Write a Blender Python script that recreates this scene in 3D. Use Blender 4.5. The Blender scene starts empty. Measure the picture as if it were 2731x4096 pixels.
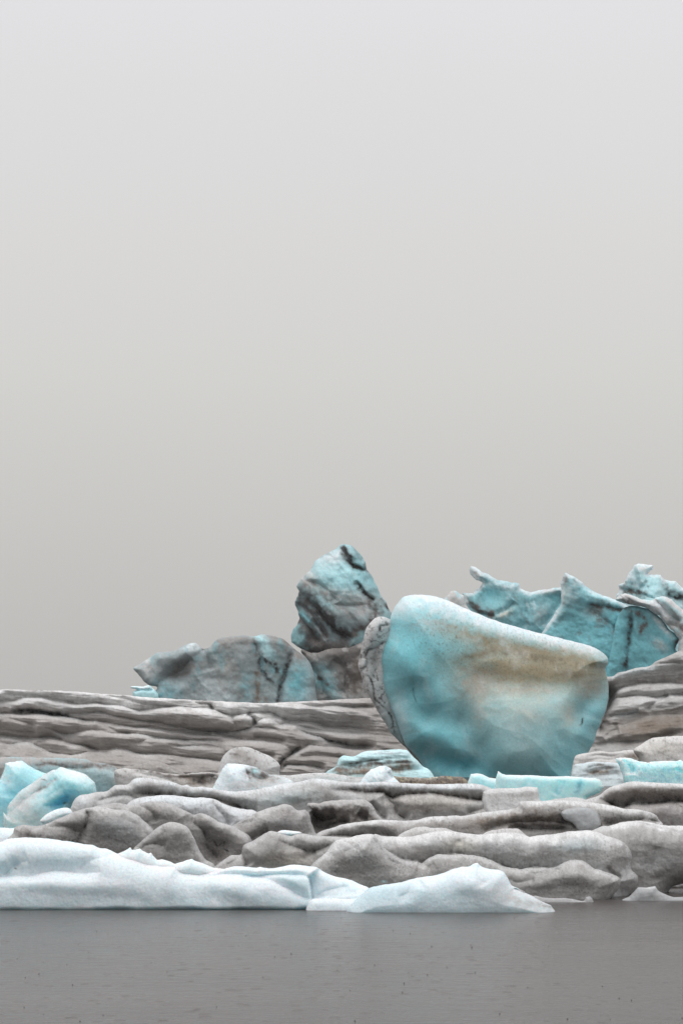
import bpy, math, random
import numpy as np

# ------------------------------------------------------------------ camera, sky, sun, exposure
sc = bpy.context.scene
COL = sc.collection
W_PX, H_PX = 2731.0, 4096.0        # the photograph
F = 9671.0                         # focal length in photograph pixels (85 mm on a 24 mm wide frame)
CX, HOR, EYE = 1365.5, 2960.0, 2.0  # principal column, horizon row, eye height in metres

cam_d = bpy.data.cameras.new("camera")
cam = bpy.data.objects.new("camera", cam_d); COL.objects.link(cam)
cam.location = (0, 0, EYE); cam.rotation_euler = (math.radians(90), 0, 0)
cam_d.sensor_fit = 'HORIZONTAL'; cam_d.sensor_width = 24.0
cam_d.lens = 24.0 * F / W_PX
cam_d.shift_y = (HOR - H_PX / 2) / W_PX
cam_d.clip_start = 0.1; cam_d.clip_end = 6000
sc.camera = cam

world = bpy.data.worlds.new("World"); sc.world = world; world.use_nodes = True
nt = world.node_tree; nt.nodes.clear()
N = nt.nodes.new; L = nt.links.new
out = N('ShaderNodeOutputWorld'); bg = N('ShaderNodeBackground')
tc = N('ShaderNodeTexCoord'); sep = N('ShaderNodeSeparateXYZ')
L(tc.outputs['Generated'], sep.inputs[0])
# overcast sky: luminance rises from the horizon to the zenith, (1 + 2 sin e) / 3
mx = N('ShaderNodeMath'); mx.operation = 'MAXIMUM'; mx.inputs[1].default_value = 0.0
L(sep.outputs['Z'], mx.inputs[0])
ma = N('ShaderNodeMath'); ma.operation = 'MULTIPLY_ADD'
L(mx.outputs[0], ma.inputs[0]); ma.inputs[1].default_value = 2.0; ma.inputs[2].default_value = 1.0
SKY_LEVEL = 0.488
cr = N('ShaderNodeValToRGB')        # warm grey fog low down, cooler grey higher up
cr.color_ramp.elements[0].position = 0.0; cr.color_ramp.elements[0].color = (0.965, 0.945, 0.915, 1)
cr.color_ramp.elements[1].position = 0.3; cr.color_ramp.elements[1].color = (0.985, 0.975, 1.0, 1)
e = cr.color_ramp.elements.new(0.15); e.color = (1.035, 1.028, 1.0, 1)
L(mx.outputs[0], cr.inputs[0])
# faint unevenness of the fog
nz = N('ShaderNodeTexNoise'); nz.inputs['Scale'].default_value = 3.0; nz.inputs['Detail'].default_value = 2.0
L(tc.outputs['Generated'], nz.inputs['Vector'])
mr = N('ShaderNodeMapRange'); mr.inputs['To Min'].default_value = 0.97; mr.inputs['To Max'].default_value = 1.03
L(nz.outputs['Fac'], mr.inputs['Value'])
mm = N('ShaderNodeMath'); mm.operation = 'MULTIPLY'; L(ma.outputs[0], mm.inputs[0]); L(mr.outputs[0], mm.inputs[1])
ms = N('ShaderNodeMath'); ms.operation = 'MULTIPLY'; L(mm.outputs[0], ms.inputs[0]); ms.inputs[1].default_value = SKY_LEVEL
L(cr.outputs[0], bg.inputs['Color']); L(ms.outputs[0], bg.inputs['Strength'])
L(bg.outputs[0], out.inputs['Surface'])

sun_d = bpy.data.lights.new("sun", 'SUN'); sun_d.energy = 0.8; sun_d.angle = math.radians(40)
sun_d.color = (1.0, 0.98, 0.95)
sun = bpy.data.objects.new("sun", sun_d); COL.objects.link(sun)
sun.rotation_euler = (math.radians(12), math.radians(-8), 0)    # almost overhead, behind the cloud

sc.view_settings.view_transform = 'Standard'
sc.view_settings.look = 'None'
sc.view_settings.exposure = 0.0
sc.view_settings.gamma = 1.0
sc.view_settings.use_curve_mapping = False
sc.render.engine = 'CYCLES'
sc.cycles.max_bounces = 6
sc.cycles.use_denoising = True

# ------------------------------------------------------------------ helpers
TILES = {'A': (0, 2700, 700/1568), 'B': (700, 2700, 700/1568), 'C': (0, 3200, 700/1568), 'D': (700, 3100, 700/1568),
         'E': (1400, 3100, 700/1568), 'G': (2031, 3100, 700/1568), 'H': (2131, 2500, 600/1568), 'I': (1100, 2150, 500/1568),
         'J': (1350, 2300, 1200/1568), 'K': (450, 2100, 1200/1568), 'L': (1700, 2200, 1031/1568), 'M': (800, 2900, 1000/1568),
         'P': (0, 2700, 1000/1568), 'Q': (1300, 3250, 1431/1568), 'R': (0, 2960, 1365/1568), 'S': (0, 0, 1.0)}

def pts(s):
    """'A:1,2 3,4 B:5,6' -> list of photograph pixels measured off tile views."""
    res = []; t = TILES['S']
    for tok in s.split():
        if ':' in tok:
            k, tok = tok.split(':'); t = TILES[k]
            if not tok: continue
        x, y = tok.split(','); res.append((t[0] + float(x) * t[2], t[1] + float(y) * t[2]))
    return res

_rng = np.random.RandomState(7)
_PERM = np.concatenate([_rng.permutation(256)] * 3)
_ANG = _rng.rand(256) * 2 * np.pi
_GX, _GY = np.cos(_ANG), np.sin(_ANG)

def perlin(x, y, seed=0):
    xi = np.floor(x).astype(np.int64); yi = np.floor(y).astype(np.int64)
    xf = x - xi; yf = y - yi
    u = xf * xf * xf * (xf * (xf * 6 - 15) + 10); v = yf * yf * yf * (yf * (yf * 6 - 15) + 10)
    def g(ix, iy, dx, dy):
        h = _PERM[_PERM[(ix + seed * 17) & 255] + ((iy + seed * 31) & 255)]
        return _GX[h] * dx + _GY[h] * dy
    a = g(xi, yi, xf, yf); b = g(xi + 1, yi, xf - 1, yf)
    c = g(xi, yi + 1, xf, yf - 1); d = g(xi + 1, yi + 1, xf - 1, yf - 1)
    return (a + u * (b - a) + v * ((c + u * (d - c)) - (a + u * (b - a)))) * 1.5

def fbm(x, y, wl, octs=4, ang=0.0, stretch=1.0, seed=0, gain=0.5, ridged=False):
    """Fractal noise, wavelength wl, drawn out 'stretch' times along direction ang (degrees, downwards positive)."""
    c, s = math.cos(math.radians(ang)), math.sin(math.radians(ang))
    u = (x * c + y * s) / (wl * stretch); v = (-x * s + y * c) / wl
    r = np.zeros_like(x); a = 1.0; tot = 0
    for k in range(octs):
        n = perlin(u + 13.7 * k, v + 7.3 * k, seed + k)
        r += a * (1 - 2 * np.abs(n) if ridged else n); tot += a
        a *= gain; u = u * 2.03; v = v * 2.03
    return r / tot

def sstep(a, b, x):
    t = np.clip((x - a) / (b - a), 0, 1); return t * t * (3 - 2 * t)

def resample(p, spacing, smooth=True, closed=True):
    p = np.array(p, float); n = len(p); res = []
    rng = range(n if closed else n - 1)
    for i in rng:
        p1, p2 = p[i], p[(i + 1) % n]
        if closed: p0, p3 = p[i - 1], p[(i + 2) % n]
        else: p0 = p[max(i - 1, 0)]; p3 = p[min(i + 2, n - 1)]
        k = max(1, int(math.hypot(*(p2 - p1)) / spacing))
        for j in range(k):
            t = j / k
            if smooth:
                # centripetal-ish: clamp the tangents so long neighbours do not overshoot
                l = math.hypot(*(p2 - p1)) + 1e-9
                m1 = (p2 - p0); m2 = (p3 - p1)
                m1 = m1 / (math.hypot(*m1) + 1e-9) * l * 0.8; m2 = m2 / (math.hypot(*m2) + 1e-9) * l * 0.8
                t2, t3 = t * t, t * t * t
                q = (2*t3 - 3*t2 + 1) * p1 + (t3 - 2*t2 + t) * m1 + (-2*t3 + 3*t2) * p2 + (t3 - t2) * m2
            else: q = p1 + (p2 - p1) * t
            res.append(q)
    if not closed: res.append(p[-1])
    return np.array(res)

def roughen(o, amp, wl, seed):
    if amp <= 0: return o
    d = np.roll(o, -1, 0) - np.roll(o, 1, 0); l = np.hypot(d[:, 0], d[:, 1]) + 1e-9
    nrm = np.stack([d[:, 1] / l, -d[:, 0] / l], 1)
    f = fbm(o[:, 0], o[:, 1], wl, 4, seed=seed, gain=0.6)
    return o + nrm * (f * amp * 2)[:, None]

def smooth2(D, r):
    """three box blurs in each direction"""
    if r < 1: return D
    for ax in (0, 1):
        for _ in range(3):
            p = np.pad(D, [(r + 1, r) if a == ax else (0, 0) for a in (0, 1)], mode='edge').cumsum(ax)
            n = D.shape[ax]; k = 2 * r + 1
            D = (np.take(p, np.arange(k, k + n), ax) - np.take(p, np.arange(0, n), ax)) / k
    return D

class Field:
    """A grid of photograph pixels over one body: coordinates, inside mask, distance to the outline."""
    def __init__(s, outline, step, reach):
        s.step = step
        x0, y0 = outline.min(0) - 2 * step; x1, y1 = outline.max(0) + 2 * step
        s.xs = np.arange(x0, x1 + step, step); s.ys = np.arange(y0, y1 + step, step)
        s.X, s.Y = np.meshgrid(s.xs, s.ys)
        a = outline; b = np.roll(outline, -1, 0)
        inside = np.zeros(s.X.shape, bool)
        for j, y in enumerate(s.ys):
            m = (a[:, 1] > y) != (b[:, 1] > y)
            if not m.any(): continue
            xc = np.sort(a[m, 0] + (y - a[m, 1]) / (b[m, 1] - a[m, 1]) * (b[m, 0] - a[m, 0]))
            inside[j] = np.searchsorted(xc, s.xs) % 2 == 1
        s.inside = inside
        s.d = np.full(s.X.shape, reach, float); s.NX = s.X.copy(); s.NY = s.Y.copy()
        for p, q in zip(a, b):
            w = s.window(p, q, reach)
            if w is None: continue
            dd, nx, ny, _, _ = s.seg(w, p, q)
            m = dd < s.d[w]
            s.d[w] = np.where(m, dd, s.d[w]); s.NX[w] = np.where(m, nx, s.NX[w]); s.NY[w] = np.where(m, ny, s.NY[w])
    def window(s, p, q, r):
        i0 = np.searchsorted(s.xs, min(p[0], q[0]) - r); i1 = np.searchsorted(s.xs, max(p[0], q[0]) + r)
        j0 = np.searchsorted(s.ys, min(p[1], q[1]) - r); j1 = np.searchsorted(s.ys, max(p[1], q[1]) + r)
        if i1 <= i0 or j1 <= j0: return None
        return (slice(j0, j1), slice(i0, i1))
    def seg(s, w, p, q):
        X, Y = s.X[w], s.Y[w]; dx, dy = q[0] - p[0], q[1] - p[1]; l2 = dx * dx + dy * dy + 1e-9
        t = np.clip(((X - p[0]) * dx + (Y - p[1]) * dy) / l2, 0, 1)
        nx, ny = p[0] + t * dx, p[1] + t * dy
        side = dx * (Y - p[1]) - dy * (X - p[0])           # > 0: below a line drawn left to right
        return np.hypot(X - nx, Y - ny), nx, ny, t, side
    def line(s, poly, reach):
        """signed distance to an open line (positive below when drawn left to right) and position 0..1 along it."""
        poly = resample(poly, 14, True, False)
        d = np.full(s.X.shape, 1e9); sg = np.ones(s.X.shape); T = np.zeros(s.X.shape); n = len(poly) - 1
        for k in range(n):
            w = s.window(poly[k], poly[k + 1], reach)
            if w is None: continue
            dd, _, _, t, side = s.seg(w, poly[k], poly[k + 1])
            m = dd < d[w]
            d[w] = np.where(m, dd, d[w]); sg[w] = np.where(m, np.where(side >= 0, 1, -1), sg[w]); T[w] = np.where(m, (k + t) / n, T[w])
        return d * sg, T

# linear albedos
SNOW = np.array((.79, .875, .915)); PALE = np.array((.72, .79, .81)); CYAN = np.array((.49, .77, .805)); AQUA = np.array((.33, .63, .675))
TEAL = np.array((.17, .44, .49)); DEEP = np.array((.08, .31, .37)); GREY = np.array((.44, .43, .415)); ASH = np.array((.27, .255, .24))
DIRT = np.array((.115, .105, .098)); BLACK = np.array((.03, .029, .028)); BROWN = np.array((.345, .30, .195)); SAND = np.array((.60, .57, .48))
MIST = np.array((.62, .625, .62)); STONE = np.array((.51, .505, .49)); UMBER = np.array((.20, .165, .135))

_seed = [0]
def relief(name, mat, outline, dist, parent=None, base=PALE, R=40, rad=40, B=80, radb=60, lean=0.0, tilt=0.0,
           grooves=(), bumps=(), noise=((6, 60, 1, 0),), paint=(), step=3.0, rough=2.0, smooth=True, grain=0.06, grain_wl=9, speck=0.0, gain=1.3, soft=1.4, rug=1.0, cusp=True, blur=0, facets=None, grit=0.0, afloat=True, top_light=0.0):
    """One closed piece of ice: the outline at its own distance, a rounded, grooved, noisy front and a rounded back.
    Depths are given in photograph pixels at that distance (1 pixel = dist / F metres)."""
    _seed[0] += 11; seed = _seed[0]
    if dist < 70: rad *= 1.9 if mat is M_SNOW else 1.5; R *= 1.3; radb *= 1.2; lean = lean * 0.4 if mat is M_SNOW else lean * .2 - (.10 if mat is M_GRIT else 0); gain = 1.75 if mat is M_GRIT else gain; R *= 1.2 if mat is M_GRIT else 1; speck *= 0.6; grain = max(grain, .055) if mat is M_GRIT else grain; grit = .95 if mat is M_GRIT else 0; grain_wl = 8
    outline = [tuple(p) for p in outline]
    if afloat:                                        # carry the foot of the piece below the water
        ys = [p[1] for p in outline]; foot = HOR + EYE * F / dist * 1.03 + 14
        if max(ys) < foot:
            lim = max(ys) - .18 * (max(ys) - min(ys)); outline = [(x, foot if y >= lim else y) for x, y in outline]
    o = resample(outline, 7.0, smooth)
    o = roughen(o, rough, 40, seed)
    f = Field(o, step, max(rad, radb) + 3 * step)
    X, Y = f.X, f.Y
    ins = f.inside
    corner = ins[:-1, :-1] | ins[1:, :-1] | ins[:-1, 1:] | ins[1:, 1:]
    d = np.where(ins, f.d, 0.0)
    bottom = o[:, 1].max(); cx = o[:, 0].mean()
    u = np.clip(d / rad, 0, 1)
    D = R * (1 - np.sqrt(np.maximum(0, 1 - (1 - u) ** 2))) + lean * (bottom - Y) + tilt * (X - cx)
    for amp, wl, st, ang, *rest in noise:
        amp = amp * (0.8 if st >= 4 or wl >= 100 else 0.45 if wl >= 40 else 0.25) * rug
        D = D + amp * 2 * fbm(X, Y, wl, min(3, rest[0]) if rest else 3, ang, st, seed + 3, ridged=len(rest) > 1 and rest[1])
    # grooves wander a little so that no crease is a clean curve
    base_D = D; D = np.zeros(X.shape); creases = np.zeros(X.shape); top_light_mask = np.zeros(X.shape)
    for g in grooves:
        line, A_, wa, wb = g[:4]; wa *= soft; wb *= 0.5 + 0.5 * soft
        s_, T = f.line(pts(line) if isinstance(line, str) else line, 4 * max(wa, wb))
        s_ = s_ + 0.3 * min(wa, wb) * 2 * fbm(X, Y, 60, 2, 0, 2, seed + 9)
        taper = np.clip(np.minimum(T, 1 - T) * 8, 0, 1) ** 0.7 if len(g) < 5 else g[4](T)
        ab = np.abs(s_)
        if cusp:
            up = .72 * np.exp(-np.minimum((ab / wa) ** 2, 60)) + .28 * np.exp(-np.minimum(ab / (.3 * wa), 60))
            dn = .72 * np.exp(-np.minimum(ab / wb, 60)) + .28 * np.exp(-np.minimum(ab / (.3 * wb), 60))
        else:
            up = np.exp(-np.minimum((ab / wa) ** 2, 60)); dn = np.exp(-np.minimum((ab / wb) ** 2, 60))
        prof = np.where(s_ >= 0, dn, up)
        D = D + gain * A_ * prof * taper
        if top_light and A_ >= 22:                             # tops of the layers painted lighter, as if lit from above
            top_light_mask = np.maximum(top_light_mask, np.where(s_ >= 0, np.exp(-np.minimum((ab / (0.9 * wb)) ** 2, 60)), 0) * np.clip(taper, 0, 1) * min(1, A_ / 22))
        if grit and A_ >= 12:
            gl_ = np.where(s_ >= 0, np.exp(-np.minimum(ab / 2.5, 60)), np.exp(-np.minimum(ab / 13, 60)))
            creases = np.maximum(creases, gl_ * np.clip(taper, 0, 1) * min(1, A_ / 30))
    for b in bumps:                                   # (tile, x, y, rx, ry, angle, forward)
        q = blobq(X, Y, *b[:6]); D = D - b[6] * np.exp(-q)
    if blur: D = smooth2(D, int(blur / step))
    D = D + base_D
    if facets:                                        # flat breaks: a bulge hewn into K planes
        K_, amp_, jit_ = facets; r_ = np.random.RandomState(seed)
        cy_ = .12 * o[:, 1].min() + .88 * bottom; hw = np.ptp(o[:, 0]) / 2; hh = bottom - o[:, 1].min()
        U = (X - cx) / hw + .10 * fbm(X, Y, 90, 3, seed=seed + 13); Vv = (Y - cy_) / hh + .10 * fbm(X, Y, 90, 3, seed=seed + 14)
        Q_ = np.full(X.shape, -1e9)
        for k in range(K_):
            a_, b_ = r_.uniform(-1, 1), r_.uniform(-1, .1); ga, gb = 2 * a_ + r_.normal(0, jit_), 2 * b_ + r_.normal(0, jit_)
            Q_ = np.maximum(Q_, a_ * a_ + b_ * b_ + ga * (U - a_) + gb * (Vv - b_) - jit_ * .25 * r_.rand())
        D = D + amp_ * Q_
    px = np.where(ins, X, f.NX); py = np.where(ins, Y, f.NY)
    used = np.zeros(X.shape, bool)
    used[:-1, :-1] |= corner; used[1:, :-1] |= corner; used[:-1, 1:] |= corner; used[1:, 1:] |= corner
    idx = np.full(X.shape, -1); idx[used] = np.arange(used.sum()); nf = int(used.sum())
    ub = np.clip(d / radb, 0, 1)
    DB = D + B * np.sqrt(np.maximum(0, 1 - (1 - ub) ** 2))
    inner = used & ins
    idb = idx.copy(); idb[inner] = nf + np.arange(inner.sum())
    def world(px, py, D):
        y = dist * (1 + D / F)
        return np.stack([(px - CX) / F * y, y, EYE + (HOR - py) / F * y], -1)
    V = np.concatenate([world(px[used], py[used], D[used]), world(px[inner], py[inner], DB[inner])])
    j, i = np.nonzero(corner)
    q = np.stack([idx[j, i], idx[j + 1, i], idx[j + 1, i + 1], idx[j, i + 1]], 1)
    # faces between snapped vertices only carry no back of their own
    qb = np.stack([idb[j, i], idb[j, i + 1], idb[j + 1, i + 1], idb[j + 1, i]], 1)
    Q = np.concatenate([q, qb])
    # colours
    xu, yu = px[used], py[used]
    C = np.tile(np.asarray(base, float), (nf, 1))
    for p in paint:
        C = p(f, used, xu, yu, C, seed)
    if top_light:
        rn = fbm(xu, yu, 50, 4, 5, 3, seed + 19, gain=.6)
        C = mix(C, MIST * 1.18, top_light * top_light_mask[used] * np.clip(.9 + 1.6 * rn, 0, 1.3))
    if grit:                                          # films of silt, drawn down by melt water
        C = patch(90, ASH, .5, .02, .4, 1.5, 0, off=31)(f, used, xu, yu, C, seed); C = patch(22, ASH * .9, .4, .06, .4, 3.5, 85, off=37)(f, used, xu, yu, C, seed)
    if grit:                                          # a paler band along the edges of the piece
        C = crust(20, MIST * 1.06, .4, 1.2)(f, used, xu, yu, C, seed)
    if grit:  # grit in the creases, darkened further to paint in recess shade
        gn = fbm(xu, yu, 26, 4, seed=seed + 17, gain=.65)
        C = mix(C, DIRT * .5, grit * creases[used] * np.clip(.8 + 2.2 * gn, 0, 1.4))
    if grain:
        g1 = fbm(xu, yu, grain_wl, 2, 0, 1, seed + 5, gain=0.7)
        C = C * np.clip(1 + grain * 3 * g1, 0.4, 1.5)[:, None]
    if speck:                                         # scattered dark grit and bright crystals
        g2 = perlin(xu / 8, yu / 8, seed + 8); g3 = fbm(xu, yu, 120, 3, seed=seed + 2)
        dk = 0.25 if mat is M_SNOW else 1.0
        C = C * (1 - dk * speck * sstep(0.5 - 0.75 * g3, 0.85 - .5 * g3, g2))[:, None]
        C = C + (np.clip(C * 1.5 + .1, 0, .9) - C) * (0.8 * speck * sstep(0.45, 0.8, -g2))[:, None]
    C = np.clip(C, 0.012, 0.92)
    CB = np.concatenate([C, C[np.cumsum(used.ravel())[inner.ravel()] - 1]])
    me = bpy.data.meshes.new(name)
    me.vertices.add(len(V)); me.vertices.foreach_set('co', V.astype(np.float32).ravel())
    me.loops.add(Q.size); me.loops.foreach_set('vertex_index', Q.astype(np.int32).ravel())
    me.polygons.add(len(Q)); me.polygons.foreach_set('loop_start', np.arange(0, Q.size, 4, dtype=np.int32))
    me.polygons.foreach_set('use_smooth', np.ones(len(Q), bool))
    me.update(calc_edges=True)
    ca = me.color_attributes.new('tint', 'FLOAT_COLOR', 'POINT')
    ca.data.foreach_set('color', np.concatenate([CB, np.ones((len(CB), 1))], 1).astype(np.float32).ravel())
    me.validate()
    me.materials.append(mat)
    ob = bpy.data.objects.new(name, me); COL.objects.link(ob)
    if parent: ob.parent = parent; ob.matrix_parent_inverse = parent.matrix_world.inverted()
    return ob

def blobq(X, Y, tile, x, y, rx, ry, ang):
    t = TILES[tile]; c, s = math.cos(math.radians(ang)), math.sin(math.radians(ang))
    dx = X - (t[0] + x * t[2]); dy = Y - (t[1] + y * t[2])
    return ((dx * c + dy * s) / (rx * t[2])) ** 2 + ((-dx * s + dy * c) / (ry * t[2])) ** 2

def mix(C, col, w):
    w = np.clip(w, 0, 1)[:, None]; return C * (1 - w) + np.asarray(col) * w

# paint operations: each takes (field, used, x, y, colours, seed) and returns colours
def blob(tile, x, y, rx, ry, ang, col, amp=1.0, k=1.0, wl=None, p=1.0):
    def op(f, used, xu, yu, C, seed):
        q = blobq(xu, yu, tile, x, y, rx, ry, ang)
        n = fbm(xu, yu, wl or max(12, 0.5 * min(rx, ry) * TILES[tile][2]), 5, ang, 1.6, seed + 21, gain=.5)
        return mix(C, col, amp * np.exp(-q ** p) * np.clip(1 + 1.3 * k * n, 0, 2))
    return op

def streak(line, width, col, amp=1.0, k=1.0, below=1.0):
    def op(f, used, xu, yu, C, seed):
        s_, T = f.line(pts(line), 4 * width * max(1, below)); s_ = s_[used]; T = T[used]
        s_ = s_ + width * 1.2 * fbm(xu, yu, 35, 4, seed=seed + 31)
        w = np.exp(-np.minimum((s_ / np.where(s_ > 0, width * below, width)) ** 2, 60)) * np.clip(np.minimum(T, 1 - T) * 10 + .15, 0, 1)
        n = fbm(xu, yu, 30, 4, seed=seed + 33, gain=.65)
        return mix(C, col, amp * w * np.clip(1 + 2.0 * k * n, 0, 2))
    return op

def patch(wl, col, amp, lo=0.0, hi=0.35, stretch=1.0, ang=0.0, octs=5, off=0):
    """irregular patches of another colour from noise, optionally drawn out along the layers"""
    def op(f, used, xu, yu, C, seed):
        n = fbm(xu, yu, wl, octs, ang, stretch, seed + 41 + off, gain=.58)
        return mix(C, col, amp * sstep(lo, hi, n))
    return op

def grade(x0, y0, x1, y1, col, amp=1.0, k=0.25, wl=60):
    """a change of ice from one place to another (photograph pixels), with a ragged limit"""
    def op(f, used, xu, yu, C, seed):
        dx, dy = x1 - x0, y1 - y0; l2 = dx * dx + dy * dy
        t = ((xu - x0) * dx + (yu - y0) * dy) / l2 + k * fbm(xu, yu, wl, 4, seed=seed + 51)
        return mix(C, col, amp * sstep(0, 1, t))
    return op

def crust(width, col, amp=1.0, k=0.8):
    """another tone along the edge of the piece, also for painted rim light"""
    def op(f, used, xu, yu, C, seed):
        dd = np.where(f.inside, f.d, 0)[used]
        n = fbm(xu, yu, 40, 4, seed=seed + 61)
        return mix(C, col, amp * (1 - sstep(0.5, 1.3, dd / width + k * n)))
    return op

def stipple(wl, col, amp, where, lo=.18, hi=.45):
    """fine grit frozen into part of the surface"""
    def op(f, used, xu, yu, C, seed):
        n = fbm(xu, yu, wl, 2, 80, 1.5, seed + 81, gain=.7)
        return mix(C, col, amp * sstep(lo, hi, n) * np.exp(-blobq(xu, yu, *where)))
    return op

def cracks(wl, col, amp, width=0.06, ang=0, stretch=1, where=None):
    def op(f, used, xu, yu, C, seed):
        n = np.abs(fbm(xu, yu, wl, 3, ang, stretch, seed + 71))
        w = amp * (1 - sstep(0, width, n)) * sstep(-.1, .25, fbm(xu, yu, wl * 1.5, 2, seed=seed + 73))
        if where is not None: w = w * np.exp(-blobq(xu, yu, *where))
        return mix(C, col, w)
    return op

# ------------------------------------------------------------------ materials
def ice_material(name, cell, rough=0.45, sss=0.0, bump=0.3, spec=0.35, radius=0.3):
    """cell: size in metres of the crystals that roughen the surface"""
    m = bpy.data.materials.new(name); m.use_nodes = True; n = m.node_tree; n.nodes.clear()
    A = n.nodes.new; K = n.links.new
    o = A('ShaderNodeOutputMaterial'); b = A('ShaderNodeBsdfPrincipled'); K(b.outputs[0], o.inputs[0])
    at = A('ShaderNodeAttribute'); at.attribute_name = 'tint'
    tcd = A('ShaderNodeTexCoord')
    n1 = A('ShaderNodeTexNoise'); n1.inputs['Scale'].default_value = 1 / cell; n1.inputs['Detail'].default_value = 4; n1.inputs['Roughness'].default_value = .65
    n2 = A('ShaderNodeTexVoronoi'); n2.inputs['Scale'].default_value = 0.8 / cell
    K(tcd.outputs['Object'], n1.inputs['Vector']); K(tcd.outputs['Object'], n2.inputs['Vector'])
    mrr = A('ShaderNodeMapRange'); mrr.inputs['From Min'].default_value = .3; mrr.inputs['From Max'].default_value = .7
    mrr.inputs['To Min'].default_value = .93; mrr.inputs['To Max'].default_value = 1.06
    K(n1.outputs['Fac'], mrr.inputs['Value'])
    mul = A('ShaderNodeMixRGB'); mul.blend_type = 'MULTIPLY'; mul.inputs[0].default_value = 1
    K(at.outputs['Color'], mul.inputs[1]); K(mrr.outputs[0], mul.inputs[2]); K(mul.outputs[0], b.inputs['Base Color'])
    rr = A('ShaderNodeMapRange'); rr.inputs['To Min'].default_value = max(.08, rough - .2); rr.inputs['To Max'].default_value = min(1, rough + .2)
    K(n2.outputs['Distance'], rr.inputs['Value']); K(rr.outputs[0], b.inputs['Roughness'])
    ad = A('ShaderNodeMath'); ad.operation = 'ADD'; K(n1.outputs['Fac'], ad.inputs[0]); K(n2.outputs['Distance'], ad.inputs[1])
    bp = A('ShaderNodeBump'); bp.inputs['Strength'].default_value = bump; bp.inputs['Distance'].default_value = cell * .6
    K(ad.outputs[0], bp.inputs['Height']); K(bp.outputs[0], b.inputs['Normal'])
    b.inputs['Specular IOR Level'].default_value = spec; b.inputs['IOR'].default_value = 1.31
    if sss:
        b.inputs['Subsurface Weight'].default_value = sss
        b.inputs['Subsurface Radius'].default_value = (.35, .9, 1.0); b.inputs['Subsurface Scale'].default_value = radius
    return m

M_SNOW = ice_material('white_ice', .026, .30, .5, .12, .5, radius=.16)
M_GRIT = ice_material('gritty_grey_ice', .026, .32, 0, .2, .55)
M_MID = ice_material('layered_grey_ice', .05, .5, .1, .18, .3, radius=.08)
M_BLUE = ice_material('clear_blue_ice', .06, .22, .9, .08, .5, radius=.45)
M_FLOE = ice_material('far_banded_ice', .13, .6, 0, .16, .25)
M_BERG = ice_material('smooth_blue_ice', .10, .36, .6, .07, .45, radius=.8)
M_FAR = ice_material('far_blue_ice', .3, .55, .2, .12, .25, radius=.5)

def thing(name, label, cat, px, dist):
    o = bpy.data.objects.new(name, None); COL.objects.link(o)
    o.location = ((px - CX) / F * dist, dist, 0.0); o.empty_display_size = .5
    o['label'] = label; o['category'] = cat
    bpy.context.view_layer.update()
    return o
def tag(o, label, cat):
    o['label'] = label; o['category'] = cat; return o

# ------------------------------------------------------------------ water
def water():
    m = bpy.data.materials.new('silty_water'); m.use_nodes = True; n = m.node_tree
    A = n.nodes.new; K = n.links.new; b = n.nodes['Principled BSDF']
    tcd = A('ShaderNodeTexCoord'); mp = A('ShaderNodeMapping'); mp.inputs['Scale'].default_value = (0.55, 1.0, 1.0)
    K(tcd.outputs['Object'], mp.inputs['Vector'])
    n1 = A('ShaderNodeTexNoise'); n1.inputs['Scale'].default_value = 5.0; n1.inputs['Detail'].default_value = 5; n1.inputs['Roughness'].default_value = .6
    K(mp.outputs[0], n1.inputs['Vector'])
    n2 = A('ShaderNodeTexNoise'); n2.inputs['Scale'].default_value = 0.5; n2.inputs['Detail'].default_value = 3
    K(mp.outputs[0], n2.inputs['Vector'])
    ad = A('ShaderNodeMath'); ad.operation = 'MULTIPLY_ADD'; ad.inputs[1].default_value = 2.0
    K(n2.outputs['Fac'], ad.inputs[0]); K(n1.outputs['Fac'], ad.inputs[2])
    bp = A('ShaderNodeBump'); bp.inputs['Strength'].default_value = .8; bp.inputs['Distance'].default_value = .03
    K(ad.outputs[0], bp.inputs['Height']); K(bp.outputs[0], b.inputs['Normal'])
    cr = A('ShaderNodeValToRGB'); cr.color_ramp.elements[0].position = .3; cr.color_ramp.elements[1].position = .7
    cr.color_ramp.elements[0].color = (.066, .060, .056, 1); cr.color_ramp.elements[1].color = (.080, .073, .068, 1)
    K(n2.outputs['Fac'], cr.inputs[0]); K(cr.outputs[0], b.inputs['Base Color'])
    b.inputs['Roughness'].default_value = .24; b.inputs['IOR'].default_value = 1.33; b.inputs['Specular IOR Level'].default_value = .3
    me = bpy.data.meshes.new('water')
    me.from_pydata([(-590, -30, 0), (590, -30, 0), (590, 690, 0), (-590, 690, 0)], [], [(0, 1, 2, 3)])
    me.materials.append(m)
    o = bpy.data.objects.new('water', me); COL.objects.link(o); o['kind'] = 'structure'
    return m
M_WATER = water()

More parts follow.
